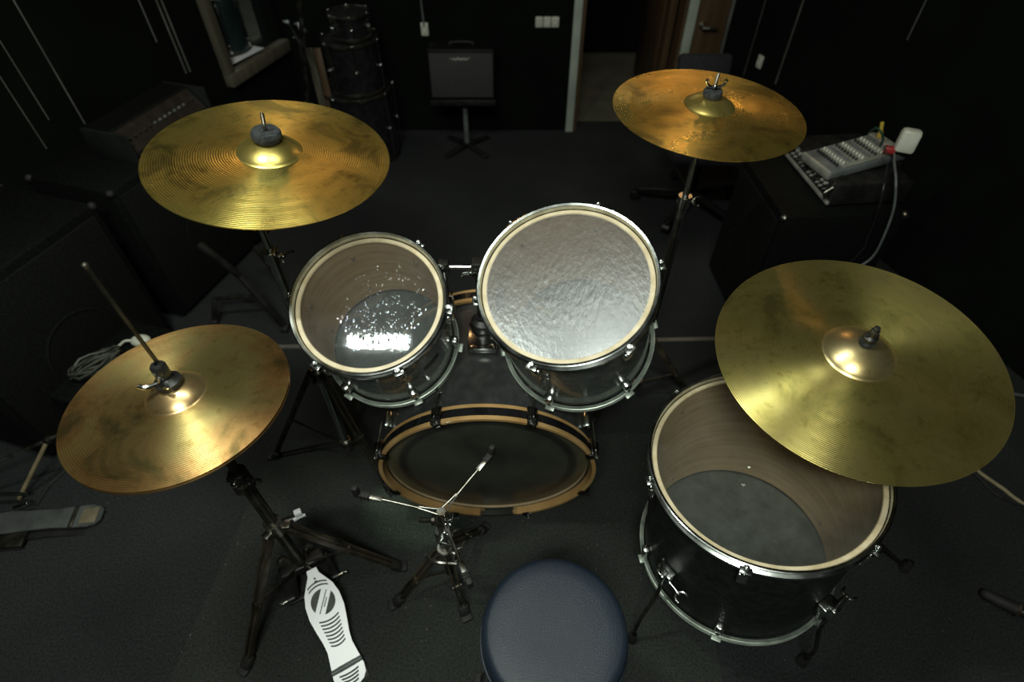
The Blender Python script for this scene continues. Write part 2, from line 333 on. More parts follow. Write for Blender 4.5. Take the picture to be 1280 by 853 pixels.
def film(name, tint, haze, hazecol, rough, dent=0., dscale=60, dent2=0., centre=(0, 0), gw=.10):
    """clear plastic drum head: see-through film with gloss, scuff haze and stick dents"""
    m = bpy.data.materials.new(name); m.use_nodes = True; nt = m.node_tree
    nt.nodes.remove(nt.nodes['Principled BSDF']); out = nt.nodes['Material Output']
    tr = N(m, 'ShaderNodeBsdfTransparent'); tr.inputs[0].default_value = (*tint, 1)
    df = N(m, 'ShaderNodeBsdfDiffuse'); df.inputs[0].default_value = (*hazecol, 1)
    gl = N(m, 'ShaderNodeBsdfGlossy'); gl.inputs['Roughness'].default_value = rough; gl.inputs[0].default_value = (.9, .95, 1, 1)
    tc = N(m, 'ShaderNodeTexCoord')
    # worn playing area
    sub = N(m, 'ShaderNodeVectorMath', operation='SUBTRACT'); sub.inputs[1].default_value = (*centre, 0); L(m, tc.outputs['Object'], sub.inputs[0])
    ln = N(m, 'ShaderNodeVectorMath', operation='LENGTH'); L(m, sub.outputs[0], ln.inputs[0])
    fall = N(m, 'ShaderNodeMapRange'); fall.inputs[1].default_value = .045; fall.inputs[2].default_value = .107; fall.inputs[3].default_value = 1; fall.inputs[4].default_value = 0; L(m, ln.outputs['Value'], fall.inputs[0])
    fall.interpolation_type = 'SMOOTHSTEP'
    n = N(m, 'ShaderNodeTexNoise'); n.inputs['Scale'].default_value = 22; n.inputs['Detail'].default_value = 8; n.inputs['Roughness'].default_value = .7; L(m, tc.outputs['Object'], n.inputs['Vector'])
    hz = N(m, 'ShaderNodeMapRange'); L(m, n.outputs['Fac'], hz.inputs[0]); hz.inputs[1].default_value = .35; hz.inputs[2].default_value = .7
    hz.inputs[3].default_value = haze*.7; hz.inputs[4].default_value = haze*1.5
    m1 = N(m, 'ShaderNodeMixShader'); L(m, hz.outputs[0], m1.inputs[0]); L(m, tr.outputs[0], m1.inputs[1]); L(m, df.outputs[0], m1.inputs[2])
    m2 = N(m, 'ShaderNodeMixShader'); lw = N(m, 'ShaderNodeLayerWeight'); lw.inputs[0].default_value = .2
    ad = N(m, 'ShaderNodeMath', operation='MULTIPLY_ADD'); L(m, lw.outputs['Facing'], ad.inputs[0]); ad.inputs[1].default_value = .25; ad.inputs[2].default_value = gw
    L(m, ad.outputs[0], m2.inputs[0]); L(m, m1.outputs[0], m2.inputs[1]); L(m, gl.outputs[0], m2.inputs[2]); L(m, m2.outputs[0], out.inputs[0])
    if dent:
        v = N(m, 'ShaderNodeTexVoronoi', feature='F1'); v.inputs['Scale'].default_value = dscale; v.inputs['Randomness'].default_value = 1
        st = N(m, 'ShaderNodeMapping'); st.inputs['Rotation'].default_value = (0, 0, .7); st.inputs['Scale'].default_value = (1, .55, 1)
        L(m, tc.outputs['Object'], st.inputs[0]); L(m, st.outputs[0], v.inputs['Vector'])
        dr = N(m, 'ShaderNodeMapRange'); dr.inputs[1].default_value = 0; dr.inputs[2].default_value = .45; dr.inputs[3].default_value = 1; dr.inputs[4].default_value = 0; dr.interpolation_type = 'SMOOTHSTEP'; L(m, v.outputs['Distance'], dr.inputs[0])
        mm = N(m, 'ShaderNodeMath', operation='MULTIPLY'); L(m, dr.outputs[0], mm.inputs[0]); L(m, fall.outputs[0], mm.inputs[1])
        bp = N(m, 'ShaderNodeBump'); bp.inputs['Strength'].default_value = dent; bp.inputs['Distance'].default_value = .003; L(m, mm.outputs[0], bp.inputs['Height'])
        n3 = N(m, 'ShaderNodeTexNoise'); n3.inputs['Scale'].default_value = 120; n3.inputs['Detail'].default_value = 4; L(m, st.outputs[0], n3.inputs['Vector'])
        b3 = N(m, 'ShaderNodeBump'); b3.inputs['Strength'].default_value = dent2; b3.inputs['Distance'].default_value = .002
        L(m, n3.outputs['Fac'], b3.inputs['Height']); L(m, bp.outputs[0], b3.inputs['Normal']); L(m, b3.outputs[0], gl.inputs['Normal'])
    return m
headT1 = film('dented_clear_head', (.95, .93, .9), .05, (.55, .6, .62), .035, .55, 130, .03, (.025, .005), .06)
headT2 = film('scuffed_hazy_head', (.86, .84, .82), .09, (.66, .62, .58), .28, .10, 60, .30, (0, -.02), .065)
headFT = film('clear_floor_tom_head', (.95, .93, .88), .06, (.5, .52, .46), .16, .0, 60, .12, (0, 0), .06)
head_lower = film('lower_clear_head', (.5, .58, .6), .22, (.26, .31, .33), .15, 0, gw=.08)

# ------------------------------------------------------------------ room shell
WB = 3.31                                           # back wall
def lwx(y): return -2.24 + .303*y                   # left wall runs at a slant
def rwx(y): return 1.33 + .30*(WB-y)
def quad_prism(name, m, pts, z0, z1):
    b = MB(); T = Matrix.Translation((0, 0, z1)); b.prism(pts, z1-z0, T); return struct(b.build(name, m))
Y0 = -2.2; CZ = 2.7
quad_prism('floor', floor_m, [(lwx(Y0)-.1, Y0-.1), (rwx(Y0)+.1, Y0-.1), (rwx(WB)+.1, WB+.12), (-1.24, WB+.12)], -.12, 0)
quad_prism('ceiling', wall_m, [(lwx(Y0)-.1, Y0-.1), (rwx(Y0)+.1, Y0-.1), (rwx(WB)+.1, WB+.12), (lwx(WB)-.1, WB+.12)], CZ, CZ+.1)
quad_prism('wall_front', wall_m, [(lwx(Y0)-.1, Y0-.1), (rwx(Y0)+.1, Y0-.1), (rwx(Y0)+.1, Y0), (lwx(Y0)-.1, Y0)], 0, CZ)
# left wall with the booth window opening between y0 and y1
wy0, wy1, wz0, wz1 = 2.83, 3.26, .53, 1.75
def wall_piece(b, fx, ya, yb, z0, z1, th):
    o = [(fx(ya), ya), (fx(yb), yb), (fx(yb)+th, yb), (fx(ya)+th, ya)]
    b.prism(o, z1-z0, Matrix.Translation((0, 0, z1)))
b = MB()
wall_piece(b, lwx, Y0, wy0, 0, CZ, -.1); wall_piece(b, lwx, wy1, WB, 0, CZ, -.1)
wall_piece(b, lwx, wy0, wy1, 0, wz0, -.1); wall_piece(b, lwx, wy0, wy1, wz1, CZ, -.1)
struct(b.build('wall_left', wall_m))
b = MB(); wall_piece(b, rwx, Y0, WB, 0, CZ, .1); struct(b.build('wall_right', wall_m))
# back wall with the door opening
dx0, dx1 = .375, .93
b = MB()
b.box(((-1.24+dx0)/2, WB+.06, CZ/2), (dx0+1.24, .12, CZ)); b.box(((dx1+1.43)/2, WB+.06, CZ/2), (1.43-dx1, .12, CZ))
b.box(((dx0+dx1)/2, WB+.06, (2.05+CZ)/2), (dx1-dx0, .12, CZ-2.05))
struct(b.build('wall_back', wall_m))
# corridor beyond
b = MB(); b.box((.7, 3.43+.9, -.06), (1.7, 1.8, .12)); struct(b.build('floor_corridor', corridor_m))
b = MB(); b.box((.7, 4.62, 1.2), (1.7, .1, 2.4)); b.box((-.1, 4.0, 1.2), (.1, 1.14, 2.4)); b.box((1.5, 4.0, 1.2), (.1, 1.14, 2.4)); struct(b.build('wall_corridor', wall_m))
b = MB(); b.box((.7, 4.03, 2.45), (1.7, 1.28, .1)); struct(b.build('ceiling_corridor', wall_m))
# door frame: white casing, brown reveal
b = MB(); b.box((.35, WB-.012, 1.03), (.045, .024, 2.06), bev=.004); b.box((.957, WB-.012, 1.03), (.05, .024, 2.06), bev=.004); b.box((.652, WB-.012, 2.085), (.66, .024, .05), bev=.004)
struct(b.build('trim_1', paint_white))
b = MB(); b.box((.384, WB+.06, 1.02), (.02, .13, 2.04)); b.box((.925, WB+.06, 1.02), (.02, .13, 2.04)); struct(b.build('trim_2', door_wood))
# open door leaf standing back into the corridor
d1 = bpy.data.objects.new('door_1', None); C.objects.link(d1); d1.location = (.90, WB+.14, 0); struct(d1)
b = MB(); b.box((.895, WB+.14+.37, 1.0), (.04, .72, 1.98), bev=.004)
for zc, hh in ((.5, .7), (1.4, .8)): b.box((.873, WB+.51, zc), (.008, .5, hh), bev=.003)
b.build('door_panel', door_wood, d1)
b = MB(); b.cyl((.875, WB+.80, .98), (.835, WB+.80, .98), .009); b.beam((.838, WB+.80, .98), (.838, WB+.69, .98), .014, .012, bev=.003); b.build('door_handle', chrome, d1)
# closed brown door right of the casing
d2 = bpy.data.objects.new('door_2', None); C.objects.link(d2); d2.location = (1.05, WB-.02, 0); struct(d2)
b = MB(); b.box((1.065, WB-.018, 1.0), (.16, .034, 1.99), bev=.004); b.build('door_panel', door_wood, d2)
b = MB(); b.cyl((1.02, WB-.03, .60), (1.02, WB-.075, .60), .012); b.beam((1.01, WB-.075, .60), (1.09, WB-.075, .60), .016, .012, bev=.004); b.lathe([(0, .006), (.018, .004), (.022, 0)], (1.02, WB-.035, .6), (0, -1, 0), 16); b.build('door_handle', old_chrome, d2)
b = MB(); b.box((1.157, WB-.012, 1.03), (.016, .03, 2.06)); struct(b.build('trim_3', grey_strip))
# joints between the black wall panels
def seam(n, px0, py0, px1, py1, side, wd=.004):
    pts = []
    for px, py in ((px0, py0), (px1, py1)):
        a = (px-640)/F; bb = (426.5-py)/F; dy = math.cos(PITCH)+bb*math.sin(PITCH); dz = -math.sin(PITCH)+bb*math.cos(PITCH)
        t = -2.24/(a-.303*dy) if side == 'L' else (1.33+.3*WB)/(a+.3*dy)
        pts.append(Vector((a*t, dy*t, CAM_Z+dz*t)))
    x, y = pts[1].x, pts[1].y; off = .004 if side == 'L' else -.004
    bm_ = MB(); bm_.cyl((x+off, y, pts[1].z), (x+off, y, CZ-.01), wd, n=8); struct(bm_.build('trim_%d' % n, grey_strip))
seam(4, 20, 0, 105, 155, 'L', .0028); seam(5, 0, 55, 60, 150, 'L', .0022); seam(6, 0, 100, 57, 186, 'L', .0022)
seam(7, 170, 0, 195, 53, 'L', .003); seam(8, 190, 0, 232, 92, 'L', .004); seam(9, 200, 0, 237, 90, 'L', .004)
seam(10, 1005, 0, 970, 105, 'R', .004); seam(11, 1160, 0, 1135, 50, 'R', .0025); seam(12, 955, 0, 930, 95, 'R', .002)

# booth window in the left wall
wn = bpy.data.objects.new('window_1', None); C.objects.link(wn); wn.location = (lwx(3.05), 3.05, wz0); struct(wn)
wdir = Vector((.303, 1, 0)).normalized(); wnrm = Vector((1, -.303, 0)).normalized()
def wp(y, z, off=0): return Vector((lwx(y), y, z)) + wnrm*off
b = MB()
b.beam(wp(wy0-.02, wz0-.03, .01), wp(wy0-.02, wz1+.03, .01), .05, .05, up=wnrm, bev=.004)
b.beam(wp(wy0-.045, wz0-.02, .015), wp(WB-.035, wz0-.02, .015), .055, .06, up=(0, 0, 1), bev=.006)
b.beam(wp(wy0-.045, wz1+.02, .01), wp(WB-.035, wz1+.02, .01), .05, .05, up=(0, 0, 1), bev=.004)
b.build('window_frame', frame_wood, wn)
glass = film('window_glass', (.9, .94, .93), .01, (.5, .55, .55), .02, 0, gw=.03)
b = MB(); b.beam(wp(wy0, (wz0+wz1)/2, -.06), wp(wy1, (wz0+wz1)/2, -.06), wz1-wz0, .006, up=wnrm); b.build('window_pane', glass, wn)
# booth behind the glass
b = MB(); b.beam(wp(wy0-.02, .54, -.40), wp(3.75, .54, -.40), .60, .02); b.build('window_sill', frame_wood, wn)
b = MB(); b.beam(wp(2.6, 1.2, -.74), wp(4.0, 1.2, -.74), 1.7, .04, up=wnrm); b.box((-1.55, 3.95, 1.2), (.9, .04, 1.7)); struct(b.build('wall_booth', noisy(mat('booth_wall', (.05, .06, .06), .7), (.04, .05, .05), (.06, .07, .07), 4)))
b = MB(); b.beam(U(270, 82, .556), U(318, 58, .556), .12, .004, up=(0, 0, 1)); o = b.build('sheet_of_paper', paper); tag(o, 'white sheet lying on the ledge behind the window in the left wall', 'paper')

# metal strip across the floor
b = MB(); p, q = U(250, 436, 0), U(1010, 422, 0); b.beam(p+Vector((0, 0, .002)), q+Vector((0, 0, .002)), .018, .004); struct(b.build('trim_13', noisy(mat('floor_strip', (.3, .3, .27), .4, .6), (.22, .22, .19), (.36, .36, .33), 12)))
# rug
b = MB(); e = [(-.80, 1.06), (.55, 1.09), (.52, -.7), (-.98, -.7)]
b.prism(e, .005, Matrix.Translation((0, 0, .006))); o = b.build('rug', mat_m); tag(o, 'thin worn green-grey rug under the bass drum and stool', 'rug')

# ------------------------------------------------------------------ cymbals
def frame_rot(n):
    return Vector((0, 0, 1)).rotation_difference(Vector(n).normalized()).to_euler()
def cymbal(name, label, cat, c, n, R, m, mbell, rb, hb, drop, flip=False, group='bronze cymbals of the drum kit'):
    t = thing(name, label, cat, c, frame_rot(n), group)
    s = -1 if flip else 1
    # the local origin is at the centre of the outer rim plane
    zb = drop
    prof = []
    K = 40
    for i in range(K+1):
        u = i/K; r = R + (rb-R)*u; k = max(0.0, (r-rb)/(R-rb))
        prof.append((r, zb*(1-k**1.7)))
    th = .0014
    b = MB(); b.lathe([(r, s*z) for r, z in prof] + [(r, s*(z)-th) for r, z in reversed(prof)] + [(R, 0)], (0, 0, 0), (0, 0, 1), 128)
    b.build('bow', m, t, world=False, sharp=50)
    p2 = []
    for i in range(17):
        r = rb+(.006-rb)*i/16; p2.append((r, zb + hb*(1-(r/rb)**2)**.85))
    p2 = [(rb+.002, zb-.0003)] + p2
    b = MB(); b.lathe([(r, s*z) for r, z in p2] + [(r, s*z-th) for r, z in reversed(p2)] + [(rb+.002, s*(zb-.0003))], (0, 0, 0), (0, 0, 1), 64)
    b.build('bell', mbell, t, world=False, sharp=50)
    return t
nA, cA = Vector((.129, -.033, .991)), Vector((-.476, 1.021, 1.08))
nB, cB = Vector((.033, -.032, .999)), Vector((.444, 1.25, 1.068))
nC, cC = Vector((-.063, -.108, .992)), Vector((.672, .723, .819))
nD, cD = Vector((-.019, .042, .999)), Vector((-.574, .587, .869))
cymbal('crash_cymbal', 'golden crash cymbal with a thick dark felt on its bell, upper left', 'cymbal', cA, nA, .229, cyA, blA, .062, .026, .012)
cymbal('crash_cymbal', 'golden crash cymbal held by a wing nut, in front of the doorway', 'cymbal', cB, nB, .215, cyB, blB, .058, .020, .012)
cymbal('ride_cymbal', 'largest cymbal, yellow bronze ride hanging over the floor tom', 'cymbal', cC, nC, .265, cyC, blC, .067, .030, .014)
cymbal('hi_hat_cymbal', 'tarnished reddish bronze top hi-hat cymbal pierced by a long thin rod', 'cymbal', cD, nD, .184, cyD, blD, .050, .024, .011)
cymbal('hi_hat_cymbal', 'bottom hi-hat cymbal, only its rim peeking out under the tarnished top one', 'cymbal', cD-nD*.006, nD, .184, cyD, blD, .050, .018, .010, flip=True)

# ------------------------------------------------------------------ hardware
def wingnut(b, c, ax, r=.006, wl=.016):
    u, v, d = basis(ax); c = Vector(c)
    b.cyl(c, c+d*.010, r, r*.8, 12)
    for s in (-1, 1):
        b.tube([c+u*s*r*.6+d*.004, c+u*s*(r+wl*.5)+d*.008, c+u*s*(r+wl*.85)+d*.016, c+u*s*(r+wl*.7)+d*.021], .0032, 8)
def tripod(t, base, hubz, feet, legm, w=.016, th=.006, lowz=.09):
    """double-braced legs from a collar at hubz to rubber feet, with lower stays"""
    base = Vector(base)
    for f in feet:
        f = Vector(f); out = (f-Vector((base.x, base.y, 0))); out.z = 0; out.normalize(); side = Vector((0, 0, 1)).cross(out)
        b = MB(); top = Vector((base.x, base.y, hubz))+out*.022; low = Vector((f.x, f.y, .014))-out*.01
        for s in (-1, 1):
            b.beam(top+side*s*.008, low+side*s*.006, .004, w, up=(0, 0, 1), bev=.001)
        mid = top.lerp(low, .52); b.cyl(mid-side*.014, mid+side*.014, .004, n=8)
        b.beam(Vector((base.x, base.y, lowz))+out*.016, mid, .010, .003, up=side, bev=.0008)
        leg = b.build('leg', legm, t)
        b = MB(); u = (f-top).normalized()
        b.beam(low-u*.028, low+u*.02, .028, .022, bev=.006); b.box((f.x, f.y, .008), (.03, .03, .016), rz=math.atan2(out.y, out.x), bev=.004)
        b.build('rubber_foot', rubber, leg)
def cymbal_stand(label, base, top, n, hubz, feet, joint, feltr=.013, felth=.012, nut=True, legm=leg_steel, bend=None, rod=.035, sleeve=False):
    base, top, n = Vector(base), Vector(top), Vector(n).normalized()
    t = thing('cymbal_stand', label, 'cymbal stand', (base.x, base.y, 0), group='tripod stands of the drum kit')
    zc = joint
    b = MB(); b.cyl((base.x, base.y, .05), (base.x, base.y, zc), .0125); b.cyl((base.x, base.y, zc-.03), (base.x, base.y, zc+.004), .016); b.build('lower_tube', dark_steel if legm is dark_steel else chrome, t)
    b = MB(); b.cyl((base.x, base.y, hubz-.03), (base.x, base.y, hubz+.015), .02); MB().cyl((base.x, base.y, .07), (base.x, base.y, .10), .019).build('lower_collar', old_chrome, t)
    for a in range(3): b.box((base.x+.02*math.cos(a*2.1), base.y+.02*math.sin(a*2.1), hubz-.008), (.022, .014, .026), rz=a*2.1, bev=.002)
    b.build('leg_collar', old_chrome, t)
    under = top-n*.045                                # tilter just below the cymbal
    elbow = Vector((base.x, base.y, bend if bend else under.z-.03))
    b = MB(); b.cyl((base.x, base.y, zc), elbow, .0085)
    if (elbow-under).length > .02: b.cyl(elbow, under, .0075)
    b.cyl(elbow-Vector((0, .014, 0)), elbow+Vector((0, .014, 0)), .012)
    b.build('upper_tube', chrome, t)
    b = MB(); b.cyl(Vector((base.x-.02, base.y, zc-.012)), Vector((base.x+.022, base.y, zc-.012)), .006); wingnut(b, (base.x+.02, base.y, zc-.012), (1, -.3, .2)); b.cyl((base.x, base.y, zc-.024), (base.x, base.y, zc+.006), .0185); b.build('height_clamp', chrome, t)
    b = MB(); b.cyl(under+Vector((-.014, 0, -.004)), under+Vector((.014, 0, -.004)), .013); b.ball(under, .013); wingnut(b, under+Vector((.012, 0, -.004)), (1, 0, .1)); b.build('tilter', old_chrome, t)
    bt = top+n*(bell_top)                                # bell crown
    b = MB(); b.cyl(under, bt+n*(felth+rod), .0032)
    for k in range(9): b.lathe([(.0034, 0), (.0040, .0008), (.0034, .0016)], bt+n*(felth+rod-.022+k*.0022), n, 12)
    b.build('threaded_rod', old_chrome, t)
    b = MB(); b.lathe([(.004, 0), (feltr*.9, 0), (feltr, felth*.25), (feltr, felth*.75), (feltr*.9, felth), (.004, felth)], bt-n*.001, n, 28)
    fo = b.build('felt_washer', felt, t)
    b = MB(); b.lathe([(.004, 0), (.012, 0), (.013, .006), (.010, .012), (.004, .013)], top+n*(bell_top-.020), n, 20); b.build('lower_felt', felt, t)
    if nut:
        b = MB(); wingnut(b, bt+n*(felth), n, .0065, .018); b.build('wing_nut', chrome, t)
    if sleeve:
        b = MB(); b.lathe([(.013, 0), (.013, .008), (.008, .012), (.008, .026), (.0055, .027), (.0055, .034), (.0035, .035), (0, .035)], bt+n*felth, n, 20); b.cyl(bt+n*(felth+.012)-Vector((.012, 0, 0)), bt+n*(felth+.012)+Vector((.012, 0, 0)), .004); b.build('sleeve', blk, t)
    tripod(t, base, hubz, feet, legm)
    return t
bell_top = .038
cymbal_stand('tall chrome stand under the upper left crash, three braced legs behind the hi-hat', (-.54, 1.0, 0), cA, nA, .44, [(-.80, .995, 0), (-.42, 1.24, 0), (-.385, .87, 0)], .86, feltr=.028, felth=.018, nut=False, bend=.98, legm=leg_steel)
bell_top = .032
cymbal_stand('chrome cymbal stand rising straight behind the right rack tom', (.444, 1.25, 0), cB, nB, .30, [(.665, 1.22, 0), (.27, 1.12, 0), (.40, 1.50, 0)], .84, feltr=.021, felth=.016, nut=True)
bell_top = .044
cymbal_stand('black boom stand holding the big ride over the floor tom', (.95, .95, 0), cC, nC, .30, [(.95, .76, 0), (1.13, 1.03, 0), (.80, 1.10, 0)], .55, feltr=.014, felth=.014, nut=False, bend=.70, rod=.022, sleeve=True, legm=dark_steel)

# hi-hat stand with its pedal
hx, hy = -.575, .598
t = thing('hi_hat_stand', 'hi-hat stand with long pull rod, two braced legs and a white metal footboard', 'hi-hat stand', (hx, hy, 0))
b = MB(); b.cyl((hx, hy, .06), (hx, hy, .56), .0135); b.build('lower_tube', dark_steel, t)
b = MB(); b.cyl((hx, hy, .56), (hx, hy, .80), .0095); b.lathe([(.02, 0), (.026, .006), (.012, .012)], (hx, hy, .80), (0, 0, 1), 20, True, True); b.build('upper_tube', dark_steel, t)
b = MB(); b.cyl((hx, hy, .79), (-.578, .592, 1.155), .0032); b.ball((-.578, .592, 1.155), .0045); b.build('pull_rod', dark_steel, t)
top = cD+nD*.035
b = MB(); b.lathe([(.006, 0), (.020, 0), (.0225, .006), (.0215, .012), (.012, .017), (.010, .019), (.0105, .022), (.0125, .028), (.0125, .046), (.010, .050), (.0035, .051)], top-nD*.003, nD, 28); cl = b.build('clutch', blk, t)
b = MB(); a = top+nD*.014
for s in (-1, 1): b.tube([a+Vector((-.006, -.012, 0)), a+Vector((s*.016-.008, -.020, .0)), a+Vector((s*.024-.010, -.022, .006))], .004, 8)
b.cyl(a+Vector((-.006, -.012, 0)), a+Vector((.002, -.012, .016)), .0028); b.build('wing_nut', chrome, cl)
b = MB(); b.cyl((hx, hy, .535), (hx, hy, .60), .019); b.cyl((hx-.026, hy-.004, .575), (hx+.026, hy-.004, .575), .008); wingnut(b, (hx+.02, hy-.012, .575), (.8, -.7, .2)); b.box((hx, hy-.018, .555), (.024, .014, .03), bev=.003); b.build('height_clamp', dark_steel, t)
b = MB(); b.ball((hx-.004, hy-.02, .582), .008); b.ball((hx+.004, hy-.021, .55), .006); b.build('clamp_bolt', chrome, t)
b = MB(); b.cyl((hx, hy, .315), (hx, hy, .365), .021); 
for a in (0.1, 2.4, 4.2): b.box((hx+.023*math.cos(a), hy+.023*math.sin(a), .335), (.026, .02, .02), rz=a, bev=.003)
b.build('leg_collar', old_chrome, t)
b = MB(); b.box((hx+.052, hy+.028, .352), (.018, .014, .020), rz=.5, bev=.003); b.box((hx+.052, hy+.024, .336), (.03, .006, .012), rz=.5, bev=.002); b.build('wing_screw', board_m, t)
b = MB(); b.cyl((hx+.012, hy+.012, .335), (hx+.062, hy+.034, .33), .009); b.build('screw_barrel', blk, t)
tripod(t, (hx, hy, 0), .335, [(-.318, .628, 0), (-.688, .365, 0)], leg_steel, w=.020, lowz=.11)
# pedal: chain link, side frame, footboard with slots, heel plate
pt, pb = U(389, 712, .115), U(443, 858, .012)
ax = (pb-pt); PL = ax.length; ax.normalize(); sd = ax.cross(Vector((0, 0, 1))).normalized(); up = sd.cross(ax).normalized()
T = Matrix((sd, ax, -up)).transposed().to_4x4()
if (T.to_3x3() @ Vector((0, 0, 1))).z < 0: T = Matrix((-sd, ax, up)).transposed().to_4x4()
T.translation = pt
Wd = [(0, .013), (.05, .015), (.10, .024), (.18, .038), (.27, .045), (.38, .046), (.5, .040), (.6, .034), (.68, .032), (.78, .036), (.88, .040), (.94, .038), (.98, .028), (1, .014)]
ol = [(w_, u_*PL) for u_, w_ in Wd] + [(-w_, u_*PL) for u_, w_ in reversed(Wd)]
b = MB(); b.prism(ol, .006, T)
b.slot(1)
def strip(y0, y1, hw, curve=0., dz=.0007, half=.0021, x0=0.):
    pts = [T @ Vector((x0-hw+2*hw*i/8, y0 + (y1-y0)*i/8 + curve*(1-((i-4)/4)**2), dz)) for i in range(9)]
    sdv = (T.to_3x3() @ Vector((0, 1, 0)))*half
    for a_, c_ in zip(pts, pts[1:]): b.face([b.bm.verts.new(a_-sdv), b.bm.verts.new(c_-sdv), b.bm.verts.new(c_+sdv), b.bm.verts.new(a_+sdv)])
for u_ in (.145, .175): strip(u_*PL, u_*PL, .026, -.008)
for i in range(8): strip((.43+i*.03)*PL, (.43+i*.03)*PL, .026-.001*i, .006)
for i in range(4): strip((.885+i*.026)*PL, (.885+i*.026)*PL, .025-.003*i, .003, half=.0022)
# emblem: two lens-shaped halves split by a band and a thin line
EA = -.95
def lens(sgn):
    pts = []
    for i in range(13):
        a = -1.15+2.3*i/12; pts.append((math.sin(a)*.031, sgn*(math.cos(a)*.031)))
    ca, sa = math.cos(EA), math.sin(EA)
    vs = [b.bm.verts.new(T @ Vector((x*ca-y*sa, .29*PL+(x*sa+y*ca)*1.05, .0007))) for x, y in pts]; b.face(vs)
lens(-1); lens(1)
for o_, h_, w_ in ((0, .030, .0012), (.006, .012, .0012)):
    q_ = [T @ Vector((x*math.cos(EA)-(y+o_)*math.sin(EA), .29*PL+x*math.sin(EA)+(y+o_)*math.cos(EA), .0007)) for x, y in ((-h_, -w_), (h_, -w_), (h_, w_), (-h_, w_))]
    b.face([b.bm.verts.new(v) for v in q_])
b.box(T @ Vector((0, .115*PL, .0005)), (.007, .007, .001), M=T.to_3x3()); b.box(T @ Vector((0, .085*PL, .0005)), (.005, .005, .001), M=T.to_3x3())
fb = b.build('footboard', [board_m, slot_m], t)
b = MB(); b.cyl(T @ Vector((-.040, .835*PL, .001)), T @ Vector((.040, .835*PL, .001)), .0065); b.box(T @ Vector((0, .835*PL, .0015)), (.045, .014, .008), M=T.to_3x3(), bev=.002); b.build('heel_hinge', grey_plastic, fb)
b = MB(); hp = U(443, 858, .006); b.box(T @ Vector((0, .93*PL, -.010)), (.085, .14*PL, .006), M=T.to_3x3(), bev=.002); b.build('heel_plate', dark_steel, t)
b = MB()
for s in (-1, 1):
    b.beam(Vector((hx, hy, .10))+sd*s*.045, U(389, 740, .02)+sd*s*.058, .006, .05, up=sd, bev=.002)
    b.cyl(U(392, 735, .03)+sd*s*.05, U(392, 735, .03)+sd*s*.072, .008)
b.beam(Vector((hx, hy, .10))-sd*.06, Vector((hx, hy, .10))+sd*.06, .035, .03, bev=.006); b.beam(U(392, 738, .014)-sd*.07, U(392, 738, .014)+sd*.07, .02, .012, bev=.003)
b.build('pedal_frame', blk, t)
for s in (-1, 1):
    b = MB(); b.cyl(U(392, 735, .03)+sd*s*.066, U(392, 735, .03)+sd*s*.085, .006); b.box(U(392, 735, .03)+sd*s*.088, (.018, .006, .012), bev=.002); b.build('spike_screw', old_chrome, t)
b = MB(); b.tube([Vector((hx, hy-.005, .10)), pt.lerp(Vector((hx, hy, .10)), .5)+Vector((0, 0, .01)), pt], .004, 8); b.build('chain', old_chrome, t)
for k in range(2):
    b = MB(); s = (-1, 1)[k]; b.tube([Vector((hx, hy, .14))+sd*s*.02, Vector((hx, hy, .16))+sd*s*.03-ax*.01, Vector((hx, hy, .17))+sd*s*.045], .006, 8); b.build('brace_lug', old_chrome, t)

# snare stand (no drum on it)
hub = Vector((-.152, .553, .505)); sb = Vector((-.175, .600, 0))
t = thing('snare_stand', 'empty folding snare stand with a three-armed basket in front of the bass drum', 'snare stand', sb)
b = MB(); b.lathe([(.008, -.012), (.010, -.004), (.0115, .002), (.0105, .005), (0, .0055)], hub, (0, 0, 1), 6, True); b.build('basket_hub', old_chrome, t)
tips = [U(443, 617, .545), U(617, 565, .545), U(588, 735, .535)]
for i, tp in enumerate(tips):
    d = (tp-hub); Ln = d.length; dh = d.normalized(); s_ = Vector((0, 0, 1)).cross(dh).normalized()
    b = MB()
    for s in (-1, 1): b.tube([hub+s_*s*.007, hub+dh*.03+s_*s*.0035, hub+dh*.05+s_*s*.002], .0018, 8)
    b.tube([hub+dh*.045+Vector((0, 0, -.002)), hub+dh*Ln*.55, hub+dh*Ln*.74], .0032, 10)
    arm = b.build('basket_arm', old_chrome, t)
    b = MB(); b.beam(hub+dh*Ln*.68, hub+dh*Ln*.86, .012, .007, bev=.002); b.build('arm_sleeve', old_chrome, arm)
    b = MB(); b.beam(hub+dh*Ln*.82, tp, .015, .014, bev=.004); b.beam(tp-dh*.006, tp-dh*.004+Vector((0, 0, .028)), .013, .015, up=dh, bev=.004)
    for k in range(3): b.beam(hub+dh*Ln*(.84+k*.04)-s_*.008, hub+dh*Ln*(.84+k*.04)+s_*.008, .003, .016, bev=.001)
    b.build('rubber_tip', rubber, arm)
j = Vector((-.168, .585, .40)); lowj = Vector((sb.x, sb.y, .30))
b = MB(); b.cyl(hub, j, .0075); b.build('basket_rod', dark_steel, t)
b = MB(); b.ball(j, .017); b.cyl(j-Vector((.02, 0, 0)), j+Vector((.02, 0, 0)), .012); b.cyl(j+Vector((-.05, .005, -.01)), j+Vector((-.012, 0, 0)), .006); b.build('tilter', dark_steel, t)
for p_, d_, r_ in ((j+Vector((.02, -.01, 0)), (.9, -.4, .3), .006), (hub-Vector((0, 0, .05)), (.8, -.6, .2), .005)):
    b = MB(); wingnut(b, p_, d_, r_); b.build('wing_nut', chrome, t)
b = MB(); b.cyl((sb.x, sb.y, .05), (sb.x, sb.y, .30), .0125); b.build('lower_tube', dark_steel, t)
b = MB(); b.cyl(lowj-Vector((0, 0, .04)), j, .0095); b.build('upper_tube', chrome, t)
